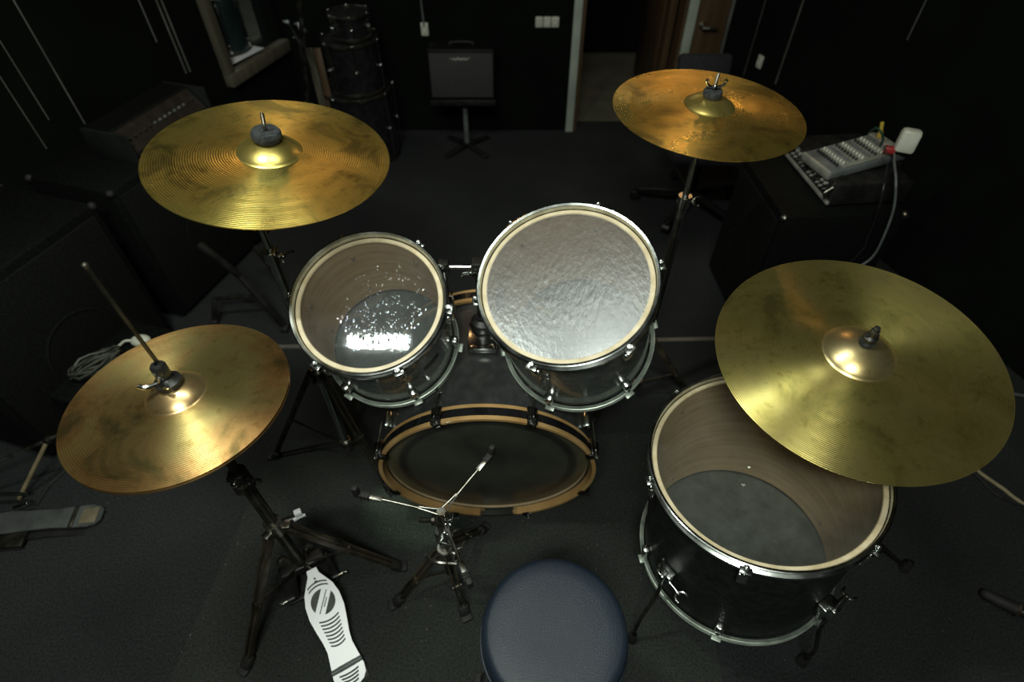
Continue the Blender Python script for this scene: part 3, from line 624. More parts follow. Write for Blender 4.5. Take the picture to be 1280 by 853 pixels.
b = MB(); b.cyl((sb.x, sb.y, .27), (sb.x, sb.y, .31), .018); wingnut(b, (sb.x+.02, sb.y-.004, .29), (.9, -.3, .3)); b.cyl((sb.x-.005, sb.y-.02, .288), (sb.x+.028, sb.y-.03, .292), .005)
b.build('height_clamp', chrome, t)
b = MB(); b.cyl((sb.x, sb.y, .17), (sb.x, sb.y, .21), .021); wingnut(b, (sb.x+.02, sb.y-.006, .19), (.9, -.35, .2)); b.tube([(sb.x-.05, sb.y-.01, .17), (sb.x-.02, sb.y-.03, .19), (sb.x+.03, sb.y-.03, .18)], .005, 8); b.build('leg_collar', old_chrome, t)
tripod(t, sb, .20, [U(493, 757, 0), U(583, 772, 0), U(606, 661, 0)], leg_steel, w=.016, lowz=.06)

# ------------------------------------------------------------------ drums
def ring(b, r0, r1, z0, z1, n=96, bev=.0015):
    """solid ring between radii r0<r1 and heights z0<z1 in the local frame"""
    e = min(bev, (r1-r0)*.4, (z1-z0)*.4)
    b.lathe([(r0, z0+e), (r0+e, z0), (r1-e, z0), (r1, z0+e), (r1, z1-e), (r1-e, z1), (r0+e, z1), (r0, z1-e), (r0, z0+e)], (0, 0, 0), (0, 0, 1), n)
def hoop(b, R, z, s):
    """triple-flanged steel hoop; s=+1 top, -1 bottom"""
    p = [(R-.010, z-.004*s), (R-.0095, z+.003*s), (R-.0085, z+.011*s), (R-.004, z+.0125*s), (R-.0015, z+.0115*s), (R-.003, z+.009*s), (R-.0065, z+.007*s), (R-.007, z-.004*s), (R-.001, z-.007*s), (R, z-.012*s), (R-.002, z-.0125*s), (R-.010, z-.007*s), (R-.010, z-.004*s)]
    b.lathe(p, (0, 0, 0), (0, 0, 1), 128)
def drum(name, label, c, n, R, depth, wrap, head, lugs, rot0, hb=hoop_dull, lower=head_lower, group='toms of the drum kit', lowlug=True):
    t = thing(name, label, 'drum', c, frame_rot(n), group)
    rs = R-.014                                  # shell radius
    b = MB(); b.lathe([(rs, -.006), (rs, -depth+.006)], n=128); b.slot(1); b.lathe([(rs-.006, -depth+.006), (rs-.006, -.006)], n=128)
    b.lathe([(rs, -.006), (rs-.006, -.006)], n=128); b.lathe([(rs, -depth+.006), (rs-.006, -depth+.006)], n=128)
    b.build('shell', [wrap, wood_in], t, world=False)
    b = MB(); ring(b, rs-.0075, rs+.003, -.006, -.0005); b.build('head_collar', cream, t, world=False)
    b = MB(); b.lathe([(0, 0), (rs*.5, 0), (rs-.006, 0)], (0, 0, .0004), n=96); b.build('batter_head', head, t, world=False)
    b = MB(); b.lathe([(0, 0), (rs*.5, 0), (rs-.007, 0)], (0, 0, -depth), n=96); b.build('lower_head', lower, t, world=False)
    b = MB(); hoop(b, R, 0, 1)
    for i in range(lugs):
        a = rot0+2*PI*i/lugs; d = Vector((math.cos(a), math.sin(a), 0)); M = Matrix.Rotation(a, 3, 'Z')
        b.box(d*(R+.003)+Vector((0, 0, -.003)), (.014, .022, .005), M=M, bev=.0015)
    b.build('top_hoop', hoop_m, t, world=False)
    b = MB(); hoop(b, R, -depth, -1)
    for i in range(lugs):
        a = rot0+2*PI*i/lugs; d = Vector((math.cos(a), math.sin(a), 0)); M = Matrix.Rotation(a, 3, 'Z')
        b.box(d*(R+.003)+Vector((0, 0, -depth+.003)), (.014, .022, .005), M=M, bev=.0015)
    b.build('bottom_hoop', hb, t, world=False)
    for i in range(lugs):
        a = rot0+2*PI*i/lugs; d = Vector((math.cos(a), math.sin(a), 0)); M = Matrix.Rotation(a, 3, 'Z')
        for zt, s in ((0, 1), (-depth, -1)):
            b = MB(); zc = zt-s*.048
            b.box(d*(rs+.008)+Vector((0, 0, zc)), (.018, .020, .036), M=M, bev=.005)
            b.cyl(d*(rs+.012)+Vector((0, 0, zc+s*.016)), d*(rs+.012)+Vector((0, 0, zc+s*.024)), .0065, n=12)
            b.cyl(d*(rs-.010)+Vector((0, 0, zc)), d*(rs-.006)+Vector((0, 0, zc)), .0045, n=10)
            lg = b.build('lug', chrome, t, world=False)
            b = MB(); q0 = d*(R+.002)+Vector((0, 0, zt+s*.006)); q1 = d*(rs+.012)+Vector((0, 0, zc+s*.02))
            b.cyl(q1, q0, .0028, n=10); b.cyl(q0-Vector((0, 0, s*.002)), q0+Vector((0, 0, s*.003)), .0055, n=12); b.box(q0+Vector((0, 0, s*.006)), (.006, .006, .007), bev=.001)
            b.build('tension_rod', chrome, lg, world=False)
    return t
cT1, nT1 = Vector((-.294, .845, .851)), Vector((-.005, -.388, .922))
cT2, nT2 = Vector((.106, .826, .921)), Vector((-.184, -.345, .92))
cFT, nFT = Vector((.521, .606, .624)), Vector((-.125, .012, .992))
t1 = drum('rack_tom', 'small silver-grey rack tom with a dented clear head and bright glare, left of pair', cT1, nT1, .163, .245, wrap_grey, headT1, 6, math.radians(-5))
t2 = drum('rack_tom', 'larger rack tom with a hazy scuffed whitish head, right of the mounted pair', cT2, nT2, .180, .29, wrap_grey, headT2, 6, math.radians(-55))
ft = drum('floor_tom', 'black floor tom with clear brown-looking head, partly under the ride cymbal', cFT, nFT, .236, .405, wrap_black, headFT, 6, math.radians(-54))
# air-vent badge on the left tom
b = MB(); a = math.radians(-38); rs = .149+.001
for i in range(7):
    a0 = a-.16+.32*i/7; a1 = a0+.32/7
    b.face([b.bm.verts.new(Vector((rs*math.cos(x), rs*math.sin(x), z))) for x, z in ((a0, -.125), (a1, -.125), (a1, -.108), (a0, -.108))])
bd = b.build('badge', blk, t1, world=False); bd['label'] = 'black curved badge strip'
# floor tom leg brackets and legs
def wrot(o): return wmat(o)
mf = wmat(ft)
for (px, py, foot, ang) in ((822, 705, U(789, 800, 0), 210), (1046, 728, U(1001, 828, 0), 300), (0, 0, U(1129, 711, 0), 20)):
    a = math.radians(ang); d = Vector((math.cos(a), math.sin(a), 0)); M = Matrix.Rotation(a, 3, 'Z'); rs = .222
    b = MB(); c_ = d*(rs+.012)+Vector((0, 0, -.26))
    b.box(c_, (.024, .042, .04), M=M, bev=.005); b.box(c_+d*.012, (.022, .022, .05), M=M, bev=.004)
    br = b.build('leg_bracket', chrome, ft, world=False)
    b = MB(); side = Vector((-d.y, d.x, 0)); p0 = c_+side*.020+d*.008; b.cyl(p0, p0+side*.03, .0045); wingnut(b, p0+side*.024, side, .005, .010); b.build('wing_screw', chrome, br, world=False)
    b = MB(); topw = mf @ (c_+d*.016+Vector((0, 0, .095))); midw = mf @ (c_+d*.016+Vector((0, 0, -.10)))
    ft_ = Vector((foot.x, foot.y, .012)); kn = Vector((foot.x, foot.y, .07))*.4+midw*.6
    b.tube([topw, mf @ (c_+d*.016), midw, midw.lerp(ft_, .5)+(mf.to_3x3() @ d)*.012, ft_], .0048, 10); b.ball(topw, .0052)
    lg = b.build('leg', dark_steel, ft)
    b = MB(); b.lathe([(.006, .05), (.010, .04), (.013, .012), (.015, .002), (.012, 0)], (foot.x, foot.y, 0), (0, 0, 1), 16, False, True); b.build('rubber_foot', rubber, lg)

# bass drum: local z is the drum's axis, +z towards the drummer
tl = math.radians(4.0); nK = Vector((0, -math.cos(tl), -math.sin(tl)))
RK = .289; cK = Vector((-.065, .762, .295))
kick_wrap = noisy(mat('kick_wrap', (.04, .042, .042), .3, coat=.4), (.032, .034, .034), (.05, .052, .052), 40)
kick = thing('bass_drum', 'black bass drum lying on its side with orange wooden hoops', 'drum', cK, frame_rot(nK))
KL = .415; mk = wmat(kick)
b = MB(); b.lathe([(RK-.016, -.02), (RK-.016, -KL+.02)], n=160); b.slot(1); b.lathe([(RK-.022, -.02), (RK-.022, -KL+.02)], n=160); b.build('shell', [kick_wrap, wood_in], kick, world=False)
hm = hoop_wood
def wood_hoop(z1, z0, nm):
    b = MB(); w3 = (z1-z0)*.24
    r0, r1 = RK-.011, RK
    b.lathe([(r0, z0), (r1-.001, z0), (r1, z0+.001), (r1, z0+w3)], n=160)
    b.slot(1); b.lathe([(r1, z0+w3), (r1, z1-w3)], n=160)
    b.slot(0); b.lathe([(r1, z1-w3), (r1, z1-.0015), (r1-.0015, z1), (r0+.0015, z1), (r0, z1-.0015), (r0, z0)], n=160)
    return b.build(nm, [hm, gloss_black], kick, world=False)
# worn black scrape where the pedal clamps on the batter hoop
nt = hm; bsdf = hm.node_tree.nodes['Principled BSDF']; src = bsdf.inputs['Base Color'].links[0].from_socket
tc = N(hm, 'ShaderNodeTexCoord'); sepx = N(hm, 'ShaderNodeSeparateXYZ'); L(hm, tc.outputs['Object'], sepx.inputs[0])
inv = mk.inverted(); sp = inv @ Vector((-.030, .79, .006))
sbv = N(hm, 'ShaderNodeVectorMath', operation='SUBTRACT'); sbv.inputs[1].default_value = sp; L(hm, tc.outputs['Object'], sbv.inputs[0])
scv = N(hm, 'ShaderNodeVectorMath', operation='MULTIPLY'); ldx = (inv.to_3x3() @ Vector((1, 0, 0)));
scv.inputs[1].default_value = (14 if abs(ldx.x) > .5 else 40, 14 if abs(ldx.y) > .5 else 40, 18); L(hm, sbv.outputs[0], scv.inputs[0])
lnv = N(hm, 'ShaderNodeVectorMath', operation='LENGTH'); L(hm, scv.outputs[0], lnv.inputs[0])
nz = N(hm, 'ShaderNodeTexNoise'); nz.inputs['Scale'].default_value = 90; L(hm, tc.outputs['Object'], nz.inputs['Vector'])
adn = N(hm, 'ShaderNodeMath', operation='MULTIPLY_ADD'); L(hm, nz.outputs['Fac'], adn.inputs[0]); adn.inputs[1].default_value = .7; L(hm, lnv.outputs['Value'], adn.inputs[2])
mrr = N(hm, 'ShaderNodeMapRange'); mrr.inputs[1].default_value = 1.3; mrr.inputs[2].default_value = 1.55; mrr.inputs[3].default_value = 1; mrr.inputs[4].default_value = 0; L(hm, adn.outputs[0], mrr.inputs[0])
mxx = N(hm, 'ShaderNodeMixRGB'); L(hm, mrr.outputs[0], mxx.inputs[0]); L(hm, src, mxx.inputs[1]); mxx.inputs[2].default_value = (.02, .02, .015, 1); L(hm, mxx.outputs[0], bsdf.inputs['Base Color'])
wood_hoop(0, -.042, 'batter_hoop'); wood_hoop(-KL+.042, -KL, 'front_hoop')
khead = noisy(mat('black_bass_head', (.02, .021, .02), .3), (.034, .036, .031), (.062, .064, .054), 7, rough=(.3, .5), bump=.15, bscale=20)
kb = khead.node_tree.nodes['Principled BSDF']; ks = kb.inputs['Base Color'].links[0].from_socket
tc = N(khead, 'ShaderNodeTexCoord'); ln = N(khead, 'ShaderNodeVectorMath', operation='LENGTH'); L(khead, tc.outputs['Object'], ln.inputs[0])
rp = N(khead, 'ShaderNodeValToRGB'); E_ = rp.color_ramp.elements; E_[0].position = 0; E_[0].color = (1.2, 1.2, 1.15, 1); E_[1].position = 1; E_[1].color = (1.6, 1.4, 1, 1)
for ps, cc in ((.215, (1, 1, .95)), (.222, (.5, .5, .5)), (.237, (.5, .5, .5)), (.244, (1.5, 1.35, 1.05)), (.272, (2.4, 2.0, 1.3))):
    k = rp.color_ramp.elements.new(ps); k.color = (*cc, 1)
L(khead, ln.outputs['Value'], rp.inputs[0])
mm = N(khead, 'ShaderNodeMixRGB', blend_type='MULTIPLY'); mm.inputs[0].default_value = 1; L(khead, ks, mm.inputs[1]); L(khead, rp.outputs[0], mm.inputs[2]); L(khead, mm.outputs[0], kb.inputs['Base Color'])
b = MB(); b.lathe([(0, -.026), (RK*.5, -.026), (RK-.024, -.026), (RK-.018, -.029), (RK-.0115, -.032)], n=128); b.build('batter_head', khead, kick, world=False)
b = MB(); b.lathe([(0, -KL+.014), (RK*.5, -KL+.014), (RK-.020, -KL+.018), (RK-.0115, -KL+.022)], n=128); b.build('front_head', khead, kick, world=False)
claw_m = noisy(mat('claw_steel', (.12, .12, .12), .25, 1), (.07, .07, .07), (.22, .22, .22), 30)
for i in range(8):
    for s in (1, -1):
        a = PI/8+i*PI/4; d = Vector((math.cos(a), math.sin(a), 0)); M = Matrix.Rotation(a, 3, 'Z')
        z = 0 if s == 1 else -KL
        b = MB()
        b.box(d*(RK+.004)+Vector((0, 0, z-s*.020)), (.009, .026, .046), M=M, bev=.003)
        b.box(d*(RK-.004)+Vector((0, 0, z+s*.003)), (.020, .022, .006), M=M, bev=.002)
        b.cyl(d*(RK+.012)+Vector((0, 0, z-s*.034)), d*(RK+.012)+Vector((0, 0, z-s*.012)), .008)
        cw = b.build('claw', claw_m, kick, world=False)
        b = MB(); b.cyl(d*(RK+.012)+Vector((0, 0, z-s*.095)), d*(RK+.012)+Vector((0, 0, z+s*.002)), .003)
        b.cyl(d*(RK+.012)+Vector((0, 0, z-s*.008)), d*(RK+.012)+Vector((0, 0, z+s*.004)), .0065); b.box(d*(RK+.012)+Vector((0, 0, z+s*.008)), (.007, .007, .009), M=M, bev=.0015)
        b.build('tension_rod', chrome, cw, world=False)
        b = MB(); b.box(d*(RK-.006)+Vector((0, 0, z-s*.105)), (.022, .022, .05), M=M, bev=.006); b.build('lug', chrome, kick, world=False)
# spurs
for s in (-1, 1):
    pbk = mk @ Vector((0, 0, -KL*.86)); p0 = Vector((cK.x+s*.262, pbk.y, .22)); f_ = Vector((cK.x+s*.36, pbk.y+.12, .006))
    b = MB(); b.box(p0, (.03, .04, .04), bev=.006); b.cyl(p0, f_, .006); b.ball((f_.x, f_.y, .009), .009); b.build('spur', dark_steel, kick)
# tom holder on top of the shell
hb_ = Vector((-.075, 1.0, .585))
th_ = thing('tom_holder', 'black and chrome double tom holder on top of the bass drum', 'tom holder', hb_)
b = MB(); b.box(hb_+Vector((0, -.015, .012)), (.075, .10, .010), bev=.003); b.box(hb_+Vector((0, -.055, .018)), (.06, .02, .006), bev=.002); b.build('base_plate', chrome, th_)
b = MB(); b.lathe([(.030, 0), (.033, .006), (.030, .024), (.017, .032), (.017, .04)], hb_+Vector((.0, .02, .016)), (0, 0, 1), 24, False, True)
b.cyl(hb_+Vector((.025, .0, .03)), hb_+Vector((.06, -.02, .03)), .009); b.build('receiver', blk, th_)
pz = .80
b = MB(); b.cyl(hb_+Vector((0, .02, .03)), Vector((hb_.x, hb_.y+.02, pz)), .013); b.build('post', blk, th_)
b = MB(); cy = Vector((hb_.x, hb_.y+.02, pz)); b.cyl(cy-Vector((.09, 0, 0)), cy+Vector((.055, 0, 0)), .0065); b.build('cross_bar', chrome, th_)
for o_, z_ in ((0, (.04, .035, .04)), (-.085, (.026, .03, .036)), (.05, (.022, .03, .05))): MB().box(cy+Vector((o_, 0, 0)), z_, bev=.006).build('clamp_block', blk, th_)
for nm, e0, e1 in (('tom_arm', cy-Vector((.085, 0, 0)), cT1-nT1*.085+Vector((.150, .03, 0))), ('tom_arm', cy+Vector((.05, 0, 0)), cT2-nT2*.10+Vector((-.158, .03, .0)))):
    b = MB(); b.tube([e0, e0.lerp(e1, .4)+Vector((0, 0, -.02)), e1], .0065, 10); ar = b.build(nm, chrome, th_)
    b = MB(); b.box(e1, (.03, .035, .05), bev=.005); b.build('tom_bracket', chrome, ar)
for p_, d_ in ((cy+Vector((-.02, -.018, 0)), (0, -1, .2)), (hb_+Vector((.055, -.02, .03)), (1, -.5, 0)), (cy+Vector((-.085, -.014, .012)), (-.2, -.6, .8))):
    b = MB(); wingnut(b, p_, d_); b.build('wing_screw', chrome, th_)

# ------------------------------------------------------------------ stool
sx, sy, sz, sR = .081, .322, .50, .1405
leather = noisy(mat('navy_leather', (.018, .026, .042), .42), (.010, .017, .030), (.018, .027, .043), 5, bump=.9, bscale=520, rough=(.34, .46), bdist=.0010)
t = thing('drum_stool', 'round drum stool with a dark navy leather seat, bottom centre', 'stool', (sx, sy, 0))
b = MB(); b.lathe([(0, -.075), (sR*.9, -.075), (sR*.985, -.068), (sR, -.055), (sR*1.0, -.028), (sR*.985, -.014), (sR*.95, -.005), (sR*.88, -.001), (sR*.7, .001), (sR*.35, 0), (0, -.001)], (sx, sy, sz), n=96); b.build('seat', leather, t, sharp=80)
b = MB()
for k in range(96):
    pass
b.tube([(sx+(sR+.001)*math.cos(2*PI*i/48), sy+(sR+.001)*math.sin(2*PI*i/48), sz-.058) for i in range(49)], .0032, 8, smooth=False); b.build('piping', leather, t)
b = MB(); b.cyl((sx, sy, .05), (sx, sy, .425), .014); b.cyl((sx, sy, .40), (sx, sy, .428), .05); b.build('post', dark_steel, t)
tripod(t, (sx, sy, 0), .24, [(sx-.16, sy+.02, 0), (sx+.11, sy-.13, 0), (sx+.09, sy+.13, 0)], dark_steel)

# ------------------------------------------------------------------ speaker, amplifier head, mixer (right, back)
def speaker_cab(label, x0, x1, y0, y1, z1, rz, frontside, group=None, corner=True, m=tolex, bright=False):
    cx, cy_ = (x0+x1)/2, (y0+y1)/2
    t = thing('speaker_cabinet', label, 'speaker', (cx, cy_, 0), (0, 0, rz), group)
    W, D = x1-x0, y1-y0
    b = MB(); b.box((0, 0, z1/2+.008), (W, D, z1-.016), bev=.010)
    b.build('cabinet', m, t, world=False)
    s = -1 if frontside == '-x' else 1
    b = MB(); b.box((s*(W/2+.004), 0, z1/2), (.010, D-.05, z1-.06), bev=.003)
    b.lathe([(.12, 0), (.13, .006), (.12, .010)], (s*(W/2+.002), 0, z1*.42), (s, 0, 0), 40)
    g = b.build('grille', grille, t, world=False)
    if corner:
        for (u, v) in ((-1, -1), (-1, 1), (1, -1), (1, 1)):
            b = MB(); b.ball((u*(W/2-.006), v*(D/2-.006), z1-.008), .014, n=8); b.build('corner_cap', old_chrome if bright else rubber, t, world=False)
    for (u, v) in ((-1, -1), (-1, 1), (1, -1), (1, 1)):
        b = MB(); b.cyl((u*(W/2-.04), v*(D/2-.04), 0), (u*(W/2-.04), v*(D/2-.04), .014), .016); b.build('rubber_foot', rubber, t, world=False)
    return t
speaker_cab('black speaker cabinet at right with a chrome corner, carrying the amplifier and mixing desk', .905, 1.335, 1.60, 2.01, .546, math.radians(3), '-x', bright=True)
hd = thing('power_amplifier', 'black amplifier unit with silver front edge and rows of knobs, on right cabinet', 'amplifier', (1.20, 1.83, .546), (0, 0, math.radians(5)))
b = MB(); b.box((0, 0, .047), (.27, .345, .078), bev=.005); b.build('case', blk, hd, world=False)
b = MB(); b.box((-.138, 0, .016), (.008, .345, .012), bev=.002); b.build('front_rail', silver_panel, hd, world=False)
b = MB(); b.beam((-.150, -.155, .024), (-.132, -.155, .084), .005, .006, bev=.001); b.beam((-.150, .155, .024), (-.132, .155, .084), .005, .006, bev=.001); b.tube([(-.14, -.165, .03), (-.165, -.165, .05), (-.14, -.165, .075)], .003, 8); b.build('handle', old_chrome, hd, world=False)
for i in range(12):
    for j2 in range(2):
        b = MB(); y = -.12+i*.022; z = .042+j2*.022; b.cyl((-.134, y, z), (-.147, y, z), .006 if j2 else .0045, n=10); b.build('knob', silver_panel if (i+j2) % 3 else chrome, hd, world=False)
for (u, v) in ((-1, -1), (-1, 1), (1, -1), (1, 1)):
    b = MB(); b.cyl((u*.11, v*.15, 0), (u*.11, v*.15, .01), .011); b.build('rubber_foot', rubber, hd, world=False)
# mixer
a_, b_ = U(1012, 186, .66), U(1047, 213, .66); mdir = (b_-a_); ML = mdir.length; mdir.normalize(); mdir.z = 0; mdir.normalize()
back = Vector((0, 0, 1)).cross(mdir).normalized()
zrot = math.atan2(mdir.y, mdir.x)
mx_ = thing('mixing_desk', 'grey mixing desk with rows of small knobs, tilted on top of the amplifier head', 'mixer', ((a_+b_)/2+back*.13)-Vector((0, 0, .025)), (0, 0, zrot))
MD = .29; tiltm = Matrix.Rotation(math.radians(7), 3, 'X')
mb0 = Vector((0, 0, .02))
b = MB(); b.box(mb0, (ML, MD, .028), M=tiltm, bev=.005); b.build('case', grey_plastic, mx_, world=False)
b = MB(); b.box(mb0+tiltm @ Vector((0, -MD/2-.004, .002)), (ML, .018, .032), M=tiltm, bev=.008); b.build('arm_rest', silver_panel, mx_, world=False)
b = MB(); b.box(mb0+tiltm @ Vector((0, .02, .0155)), (ML-.02, MD*.80, .003), M=tiltm); b.box(mb0+tiltm @ Vector((0, MD*.36, .020)), (ML-.02, .022, .012), M=tiltm, bev=.003); b.box(mb0+tiltm @ Vector((ML*.36, .0, .0175)), (.03, MD*.62, .003), M=tiltm); b.build('top_panel', silver_panel, mx_, world=False)
for i in range(8):
    for j2 in range(9):
        b = MB(); p = mb0+tiltm @ Vector((-ML/2+.022+i*ML*.095, -MD*.38+j2*.024, .017)); b.cyl(p, p+Vector((0, 0, .010)), .0048, .0038, n=8); b.build('knob', (blk, white_plastic, grey_plastic)[(j2) % 3], mx_, world=False)
for u, v in ((-.08, -.1), (.08, -.1)): MB().box((u, v, -.010), (.02, .02, .022), bev=.002).build('foot', blk, mx_, world=False)
for u, v in ((-.08, .1), (.08, .1)): MB().box((u, v, .002), (.03, .03, .045), bev=.003).build('foot', blk, mx_, world=False)
pc = U(1098, 172, .72)
o = MB().cyl(pc, pc+Vector((0, 0, .02)), .008).cyl(pc+Vector((0, 0, .015)), pc+Vector((-.006, .01, .05)), .006).build('jack_plug', yellow_m); tag(o, 'small yellow-collared plug standing in the back of the mixing desk', 'plug')
# white adapter in a red socket
pa = U(1135, 176, .74)
ad = thing('power_adapter', 'white rounded power adapter plugged at the rear corner of the mixing desk', 'power adapter', pa, (math.radians(-8), 0, math.radians(-25)))
b = MB(); b.box((0, 0, 0), (.060, .045, .075), bev=.012); b.build('housing', white_plastic, ad, world=False)
b = MB(); b.box((-.038, 0, -.038), (.035, .03, .02), bev=.004); b.build('plug_block', red_m, ad, world=False)
pts = [pa+Vector((-.03, -.01, -.04)), U(1118, 205, .69), V(1120, 228, 1.60), V(1117, 262, 1.575), V(1103, 300, 1.57), V(1090, 322, 1.565), V(1072, 335, 1.56), V(1050, 350, 1.55), Vector((.99, 1.50, .05)), Vector((1.03, 1.44, .006)), Vector((1.18, 1.40, .006))]
tag(MB().tube(pts, .0038, 8).build('cable', grey_plastic), 'grey cable dropping from the white adapter down the side of the speaker', 'cable')
pts = [U(1106, 182, .735), U(1109, 205, .69), V(1105, 232, 1.60), V(1098, 262, 1.58), V(1085, 295, 1.575), V(1066, 325, 1.57), Vector((1.02, 1.54, .04)), Vector((1.08, 1.48, .006)), Vector((1.25, 1.47, .006))]
tag(MB().tube(pts, .0026, 8).build('cable', blk), 'thin black cable hanging from the back of the mixing desk', 'cable')
pts = [U(1100, 183, .72), U(1104, 172, .76), U(1096, 160, .78), U(1086, 166, .74)]
tag(MB().tube(pts, .0035, 8).build('cable', noisy(mat('green_cable', (.01, .05, .03), .5), (.008, .04, .025), (.015, .06, .04), 9)), 'short dark green lead looping over the mixing desk', 'cable')

# office chair behind the right crash
oc = Vector((.90, 2.48, 0)); t = thing('office_chair', 'black swivel chair with star base behind the right crash cymbal', 'chair', oc)
for k in range(5):
    a = math.radians(20+72*k); d = Vector((math.cos(a), math.sin(a), 0))
    b = MB(); b.beam(oc+d*.02+Vector((0, 0, .085)), oc+d*.27+Vector((0, 0, .06)), .035, .022, bev=.006); lg = b.build('leg', blk, t)
    b = MB(); b.cyl(oc+d*.27+Vector((0, 0, .025))-Vector((-d.y, d.x, 0))*.018, oc+d*.27+Vector((0, 0, .025))+Vector((-d.y, d.x, 0))*.018, .025); b.cyl(oc+d*.27+Vector((0, 0, .03)), oc+d*.27+Vector((0, 0, .065)), .008); b.build('caster', grey_plastic if k == 4 else blk, lg)
b = MB(); b.cyl(oc+Vector((0, 0, .06)), oc+Vector((0, 0, .30)), .025); b.cyl(oc+Vector((0, 0, .28)), oc+Vector((0, 0, .33)), .014); b.build('column', dark_steel, t)
fab = noisy(mat('dark_chair_fabric', (.02, .02, .028), .8), (.008, .008, .011), (.014, .014, .018), 60, bump=.5, bscale=300)
b = MB(); b.box(oc+Vector((0, 0, .36)), (.38, .38, .07), bev=.03); b.build('seat', fab, t)
b = MB(); b.beam(oc+Vector((0, .17, .34)), oc+Vector((0, .24, .54)), .05, .012, bev=.003); b.build('back_bar', blk, t)
b = MB(); b.beam(oc+Vector((0, .21, .46)), oc+Vector((0, .27, .65)), .25, .05, up=(0, -1, .2), bev=.02); b.build('backrest', fab, t)

# ------------------------------------------------------------------ back wall: sockets, amp on stand, drum stack
def socket_at(px, py, wcount, label, side='B'):
    a = (px-640)/F; bb = (426.5-py)/F; dy = math.cos(PITCH)+bb*math.sin(PITCH); dz = -math.sin(PITCH)+bb*math.cos(PITCH)
    tt = WB/dy if side == 'B' else (1.33+.3*WB)/(a+.3*dy)
    p = Vector((a*tt, dy*tt, CAM_Z+dz*tt)); rz = 0 if side == 'B' else -math.atan2(1, .3)
    t = thing('wall_socket', label, 'socket', p, (0, 0, rz if side == 'B' else rz))
    for i in range(wcount):
        x = (i-(wcount-1)/2)*.043
        b = MB(); b.box((x, -.006, 0), (.040, .012, .065 if wcount == 1 else .052), bev=.004); b.lathe([(.013, 0), (.015, .002), (.012, -.001), (.012, .003)], (x, -.012, 0), (0, -1, 0), 16); b.build('socket_plate', white_plastic, t, world=False)
    return p
socket_at(684, 27, 3, 'row of white wall sockets left of the doorway')
ps = socket_at(531, 36, 1, 'single white socket on the back wall above the guitar amplifier')
socket_at(951, 77, 1, 'white socket on the black right wall above the mixing desk', 'R')
tag(MB().tube([ps+Vector((0, -.02, .02)), ps+Vector((-.003, -.012, .2)), ps+Vector((.004, -.010, .6)), ps+Vector((0, -.010, 1.6))], .0045, 8).build('cable', grey_plastic), 'thin grey cable running up the back wall from the single socket', 'cable')
ax_, ay_ = -.262, 3.08
st = thing('amplifier_stand', 'black pole stand under the small guitar amplifier at the back wall', 'stand', (ax_, ay_, 0))
b = MB(); b.cyl((ax_, ay_, .02), (ax_, ay_, .30), .014); b.build('pole', grey_plastic, st)
b = MB(); b.box((ax_, ay_, .308), (.34, .20, .016), bev=.004); b.box((ax_, ay_-.10, .318), (.35, .012, .03), bev=.003); b.build('tray', blk, st)
for k in range(4):
    a = PI/4+k*PI/2; b = MB(); b.beam((ax_, ay_, .035), (ax_+.17*math.cos(a), ay_+.17*math.sin(a), .012), .03, .014, bev=.003); b.build('leg', blk, st)
am = thing('guitar_amplifier', 'small square guitar amplifier with grey grille cloth standing by the back wall', 'amplifier', (ax_, ay_-.01, .316), (math.radians(-6), 0, 0))
b = MB(); b.box((0, .0, .13), (.345, .16, .245), bev=.01); b.build('cabinet', tolex, am, world=False)
b = MB(); b.box((0, -.082, .125), (.325, .012, .215), bev=.003); b.build('grille', grille_grey, am, world=False)
b = MB(); b.tube([(-.055, -.092, .212), (-.04, -.092, .204), (-.035, -.092, .212), (-.025, -.092, .202), (-.015, -.092, .212), (-.005, -.092, .203), (.005, -.092, .210), (.012, -.092, .203), (.020, -.092, .211), (.028, -.092, .204), (.045, -.092, .214)], .0032, 6); b.build('logo', silver_panel, am, world=False)
b = MB(); b.tube([(-.06, 0, .25), (-.05, 0, .265), (.05, 0, .265), (.06, 0, .25)], .006, 8); b.build('handle', rubber, am, world=False)
# stack of black drums
def small_drum(label, x, y, z, R, h, lugs=6):
    t = thing('stored_drum', label, 'drum', (x, y, z), group='black drums stacked in the corner')
    b = MB(); b.lathe([(R-.008, .004), (R-.008, h-.004)], n=48); b.build('shell', gloss_black, t, world=False)
    for zz in (h-.006, .002): MB().lathe([(0, zz), (R-.008, zz)], n=48).build('drum_head', blk, t, world=False)
    for nm, zz in (('top_hoop', h-.008), ('bottom_hoop', .008)):
        b = MB(); ring(b, R-.006, R, zz-.008, zz+.008, 48); b.build(nm, dark_steel, t, world=False)
    for i in range(lugs):
        a = -1.3+2*PI*i/lugs; d = Vector((math.cos(a), math.sin(a), 0))
        b = MB(); b.cyl(d*(R+.004)+Vector((0, 0, .01)), d*(R+.004)+Vector((0, 0, h-.004)), .003, n=8); b.ball(d*(R+.002)+Vector((0, 0, h*.5)), .010, n=6); b.ball(d*(R+.004)+Vector((0, 0, h-.002)), .006, n=6)
        b.build('lug', chrome, t, world=False)
small_drum('widest black drum at the bottom of the corner stack', -.83, 3.04, 0, .185, .38, 8)
small_drum('middle black drum in the corner stack', -.815, 3.03, .38, .145, .25)
small_drum('smallest black drum on top of the corner stack', -.80, 3.03, .63, .10, .115)
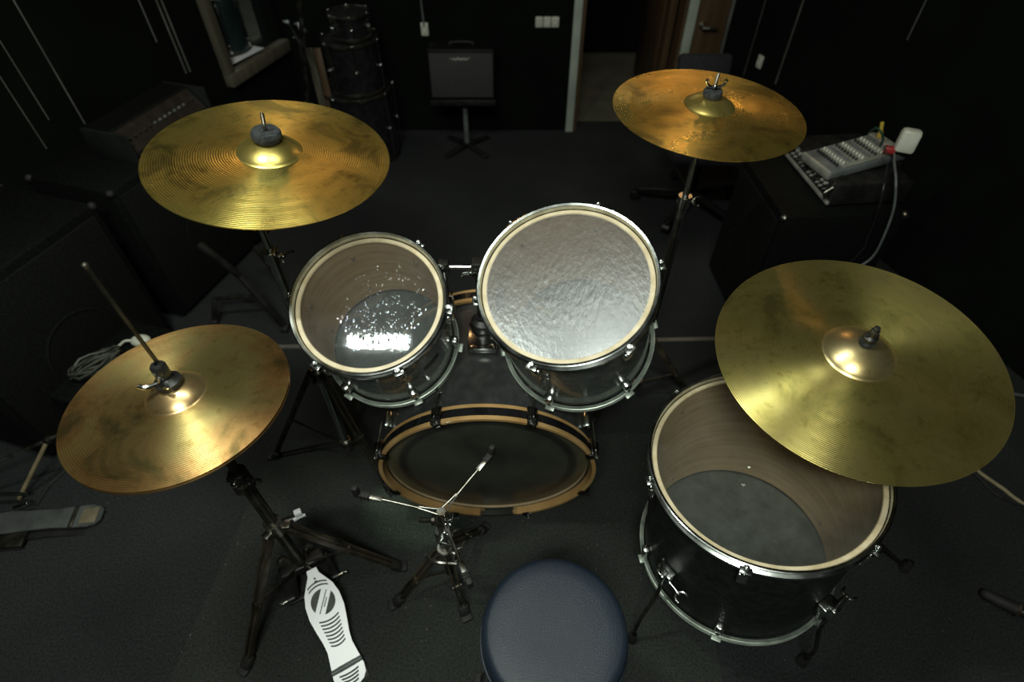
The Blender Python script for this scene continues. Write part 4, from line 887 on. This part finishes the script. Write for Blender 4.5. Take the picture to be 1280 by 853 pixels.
# drum behind the booth glass
dz_ = .552
bt_ = thing('stored_drum', 'dark teal drum with a cream hoop behind the window in the left wall', 'drum', (-1.465, 3.06, dz_))
teal = noisy(mat('teal_wrap', (.04, .075, .075), .25, .3, coat=.5), (.012, .024, .024), (.022, .038, .038), 8)
b = MB(); b.lathe([(.12, .0), (.12, .26)], n=48); b.build('shell', teal, bt_, world=False)
b = MB(); ring(b, .112, .128, .26, .295, 48); b.build('top_hoop', cream, bt_, world=False)
b = MB(); ring(b, .114, .124, 0, .012, 48); b.build('bottom_hoop', dark_steel, bt_, world=False)
b = MB(); b.lathe([(0, .285), (.114, .285)], n=48); b.build('drum_head', cream, bt_, world=False)
for i in range(6):
    a = -1.0+2*PI*i/6; d = Vector((math.cos(a), math.sin(a), 0)); b = MB(); b.cyl(d*.127+Vector((0, 0, .02)), d*.127+Vector((0, 0, .275)), .003, n=8); b.box(d*.124+Vector((0, 0, .22)), (.014, .014, .04), rz=a, bev=.003); b.box(d*.124+Vector((0, 0, .04)), (.014, .014, .04), rz=a, bev=.003); b.build('lug', chrome, bt_, world=False)
# planks in the corner
for px, dx, lab in ((392, 0, 'narrow pale wooden board leaning in the back left corner'), (402, .0, 'second brown board leaning beside the pale one, nearer the drum stack')):
    top = U(px-6, 60, .60); bot = Vector((top.x+.02, top.y-.06, .0))
    b = MB(); b.beam(bot+Vector((0, 0, .005)), Vector((top.x, top.y, .60)), .035, .014, up=(0, -1, 0), bev=.002); tag(b.build('wooden_board', frame_wood if px < 400 else door_wood), lab, 'board')
# folded stand hardware in the corner
ff = Vector((-1.12, 2.86, 0)); t = thing('folded_cymbal_stand', 'folded chrome stand leaning in the back corner under the window', 'cymbal stand', ff)
topf = U(372, -30, 1.0)
b = MB(); b.cyl(ff+Vector((0, 0, .01)), topf, .010); b.build('tube', old_chrome, t)
for k in range(3):
    dv = (topf-ff).normalized(); o_ = [Vector((.025, 0, 0)), Vector((-.02, .02, 0)), Vector((-.01, -.025, 0))][k]; b = MB(); b.cyl(ff+o_+Vector((0, 0, .02)), ff+o_*.8+dv*.45, .007); b.build('leg', dark_steel, t)
for px, py, zz in ((360, 27, .70), (374, 30, .70), (382, 38, .66), (372, 47, .62)):
    b = MB(); p = U(px, py, zz); q = ff+(topf-ff)*((zz)/topf.z); b.cyl(q, p, .006); b.ball(p, .009, n=8); wingnut(b, p, (0, -1, .4), .005, .012); b.build('wing_screw', chrome, t)

# ------------------------------------------------------------------ left side: cabinets, amplifier, cases, pedal, cables
wr = -math.atan2(.303, 1)
ca = Vector((-1.44, 2.0, 0))
speaker_cab('tall black speaker cabinet by the left wall, supporting the sloped-panel amplifier', ca.x-.18, ca.x+.18, ca.y-.31, ca.y+.31, .60, wr, '+x', corner=True)
speaker_cab('near black speaker cabinet at far left behind the hi-hat', -1.83, -1.43, 1.03, 1.63, .62, wr, '+x')
cheek_m = noisy(mat('dark_cheek', (.02, .023, .022), .5), (.008, .009, .0085), (.014, .016, .015), 12)
hd2 = thing('keyboard_amplifier', 'black sloped-front amplifier with a row of pale knobs on the left cabinet', 'amplifier', (ca.x+.07, ca.y+.06, .60), (0, 0, wr))
b = MB(); o2 = [(-.09, 0), (.10, 0), (.10, .03), (.02, .11), (-.09, .11)]
TT = Matrix(((1, 0, 0), (0, 0, -1), (0, 1, 0))).to_4x4(); TT.translation = Vector((0, -.20, 0))
b.prism(o2, .40, TT); b.build('case', tolex, hd2, world=False)
for s in (-1, 1): MB().box((.005, s*.206, .056), (.20, .012, .115), bev=.006).build('side_cheek', cheek_m, hd2, world=False)
sl = Vector((.09, 0, -.10)).normalized(); slu = Vector((.10, 0, .09)).normalized()
b = MB(); b.beam(Vector((.060, -.19, .070))+slu*.002, Vector((.060, .19, .070))+slu*.002, .09, .003, up=slu); b.build('panel', noisy(mat('brown_panel', (.035, .028, .025), .4), (.014, .011, .010), (.026, .021, .019), 30), hd2, world=False)
for i in range(14):
    b = MB(); p = Vector((.060, -.17+i*.026, .072)); b.cyl(p, p+slu*.012, .0055, n=8); b.build('knob', grey_plastic if 4 < i < 12 else cheek_m, hd2, world=False)
# low case with a cable bundle and a white plug on it
b = MB(); ks_ = thing('equipment_case', 'low black equipment case on the floor behind the hi-hat', 'case', (-1.255, 1.19, 0), (0, 0, wr))
b.box((0, 0, .125), (.30, .36, .25), bev=.012); b.build('body', tolex, ks_, world=False)
b = MB(); b.tube([(.152, -.06, .15), (.175, -.05, .15), (.175, .05, .15), (.152, .06, .15)], .006, 8); b.build('handle', rubber, ks_, world=False)
pts = []
c0 = U(118, 452, .285)
for i in range(90):
    a = i*2*PI/13; r = .030+.010*math.sin(i*.7)
    dv = Vector((.65, .75, 0)); sv = Vector((-.75, .65, 0))
    pts.append(c0+dv*(.075*math.cos(a)+.006*math.sin(i*1.3))+sv*(r*math.sin(a))+Vector((0, 0, -.022+.030*(i/90)+.005*math.sin(i*2.1))))
tag(MB().tube(pts, .0045, 8, smooth=False).build('cable_bundle', noisy(mat('grey_green_cable', (.12, .13, .09), .5), (.02, .022, .016), (.06, .062, .048), 30)), 'coiled grey cable bundle lying behind the hi-hat cymbal', 'cable')
wpz = U(176, 426, .27)
t = thing('white_plug', 'white rounded plug with a short lead just behind the hi-hat rim', 'plug', wpz-Vector((0, 0, .018)))
b = MB(); b.ball((0, 0, .018), .030, (1.1, .8, .6)); b.build('housing', white_plastic, t, world=False)
b = MB(); b.tube([(-.028, 0, .018), (-.05, -.004, .02), (-.07, -.012, .008), (-.085, -.02, .0)], .0045, 8); b.build('lead', white_plastic, t, world=False)

# X-frame keyboard stand at left back
xs = U(300, 345, 0); t = thing('folding_stand', 'black X-legged folding stand on the floor beyond the left tom', 'stand', (-.92, 1.85, 0))
def bar(nm, p, q, r=.012, m=blk): return MB().beam(p, q, r*2, r*1.6, bev=.003).build(nm, m, t)
F1, F2 = U(356, 408, .02), U(268, 400, .02)
bar('leg', F1, U(300, 345, .25)); bar('leg', F2, U(268, 374, .12)); bar('cross_bar', U(268, 374, .12), U(326, 370, .12), .007, dark_steel)
bar('leg', U(300, 345, .25), U(248, 305, .40)); bar('cross_bar', U(356, 352, .02), U(318, 308, .20)); 
for f_ in (F1, F2):
    MB().box((f_.x, f_.y, .014), (.03, .05, .026), bev=.006).build('rubber_foot', rubber, t)
MB().ball(U(326, 369, .12), .010).build('joint_bolt', old_chrome, t)

# second bass pedal at far left
t = thing('bass_drum_pedal', 'spare dull grey drum pedal lying on the floor at the left edge', 'pedal', U(60, 648, 0))
pA, pB = U(-12, 655, .045), U(128, 643, .016); ax2 = (pB-pA); P2 = ax2.length; ax2.normalize(); sd2 = ax2.cross(Vector((0, 0, 1))).normalized(); up2 = sd2.cross(ax2)
T2 = Matrix((-sd2, ax2, up2)).transposed().to_4x4(); T2.translation = pA
Wp = [(0, .030), (.15, .036), (.35, .032), (.55, .030), (.72, .034), (.88, .036), (.96, .030), (1, .016)]
b = MB(); b.prism([(w_, u_*P2) for u_, w_ in Wp]+[(-w_, u_*P2) for u_, w_ in reversed(Wp)], .007, T2); fb = b.build('footboard', noisy(mat('worn_grey_metal', (.11, .12, .12), .4, .5), (.08, .085, .085), (.16, .17, .165), 14), t)
b = MB(); b.box(T2 @ Vector((0, P2*.74, .002)), (.07, .012, .006), M=T2.to_3x3(), bev=.002); b.build('heel_hinge', dark_steel, fb)
b = MB(); b.box(T2 @ Vector((0, P2*.88, .0005)), (.050, .045, .003), M=T2.to_3x3(), bev=.001); b.build('heel_pad', noisy(mat('tan_pad', (.14, .11, .07), .6), (.10, .08, .05), (.17, .14, .09), 20), fb)
b = MB(); b.prism([(w_+.012, u_*P2) for u_, w_ in Wp[1:]]+[(-w_-.018, u_*P2) for u_, w_ in reversed(Wp[1:])], .005, Matrix.Translation((0, 0, -.020)) @ T2)
b.build('base_plate', blk, t)
b = MB(); b.cyl(U(-10, 618, .06), U(34, 618, .05), .006); b.cyl(U(18, 636, .04), U(36, 629, .05), .008); b.build('hinge_rod', chrome, t)
b = MB(); b.box(U(12, 676, .02), (.09, .05, .014), rz=.1, bev=.004); b.build('spring_plate', dark_steel, t)
# rods
t = thing('microphone_stand', 'grey boom stand rod leaning over the spare pedal at left edge', 'microphone stand', U(24, 628, 0))
b = MB(); b.cyl(U(-30, 590, .14), U(86, 538, .20), .0055); b.build('boom', old_chrome, t)
b = MB(); b.cyl(U(24, 624, .006), U(60, 550, .185), .0065); b.build('pole', stick_wood, t)
b = MB(); b.box(U(60, 550, .185), (.022, .022, .022), bev=.004); b.build('clamp', dark_steel, t)
tag(MB().tube([U(46, 632, .004), U(60, 610, .004), U(78, 592, .004), U(110, 560, .004), U(190, 520, .004)], .004, 8).build('cable', rubber), 'thin black tube standing in for shadow lines on the floor between spare pedal and hi-hat', 'cable')  # tube laid along the floor's shadow lines, its black stands in for shade

# right edge: stand foot and cables
t = thing('microphone_stand', 'black microphone stand foot poking in at the lower right edge', 'microphone stand', U(1330, 790, 0))
e0, e1 = U(1240, 747, .022), U(1340, 795, .05); dd = (e1-e0).normalized()
b = MB(); b.tube([e0, e0.lerp(e1, .5), e1], .013, 12); lg = b.build('leg', blk, t)
b = MB(); b.tube([e0-dd*.012, e0+dd*.02, e0+dd*.055], [.016, .018], 14); b.ball(e0-dd*.012, .016, n=8); b.build('rubber_foot', rubber, lg)
b = MB(); b.lathe([(.0185, 0), (.020, .003), (.0185, .006)], e0+dd*.055, dd, 16); b.build('ring', leg_steel, lg)
b = MB(); b.cyl(e1-Vector((0, 0, .04)), e1+Vector((.02, 0, .6)), .012); b.build('pole', blk, t)
tag(MB().tube([U(1040, 560, .006), U(1120, 548, .006), U(1200, 572, .006), U(1226, 592, .006), U(1246, 606, .006), U(1262, 618, .006), U(1300, 655, .006), U(1380, 800, .006)], .006, 8).build('cable', stick_wood), 'pale cable curving out under the ride cymbal, right edge', 'cable')
tag(MB().tube([U(1190, 565, .005), U(1222, 596, .005), U(1248, 620, .005), U(1300, 640, .005)], .005, 8).build('cable', rubber), 'black cable beside the pale one at right edge', 'cable')
tag(MB().tube([U(1060, 500, .01), U(1130, 478, .01), U(1200, 480, .01), U(1262, 492, .01), U(1310, 500, .01)], .006, 8).build('cable', grey_plastic), 'grey cable running off right from behind the ride cymbal', 'cable')
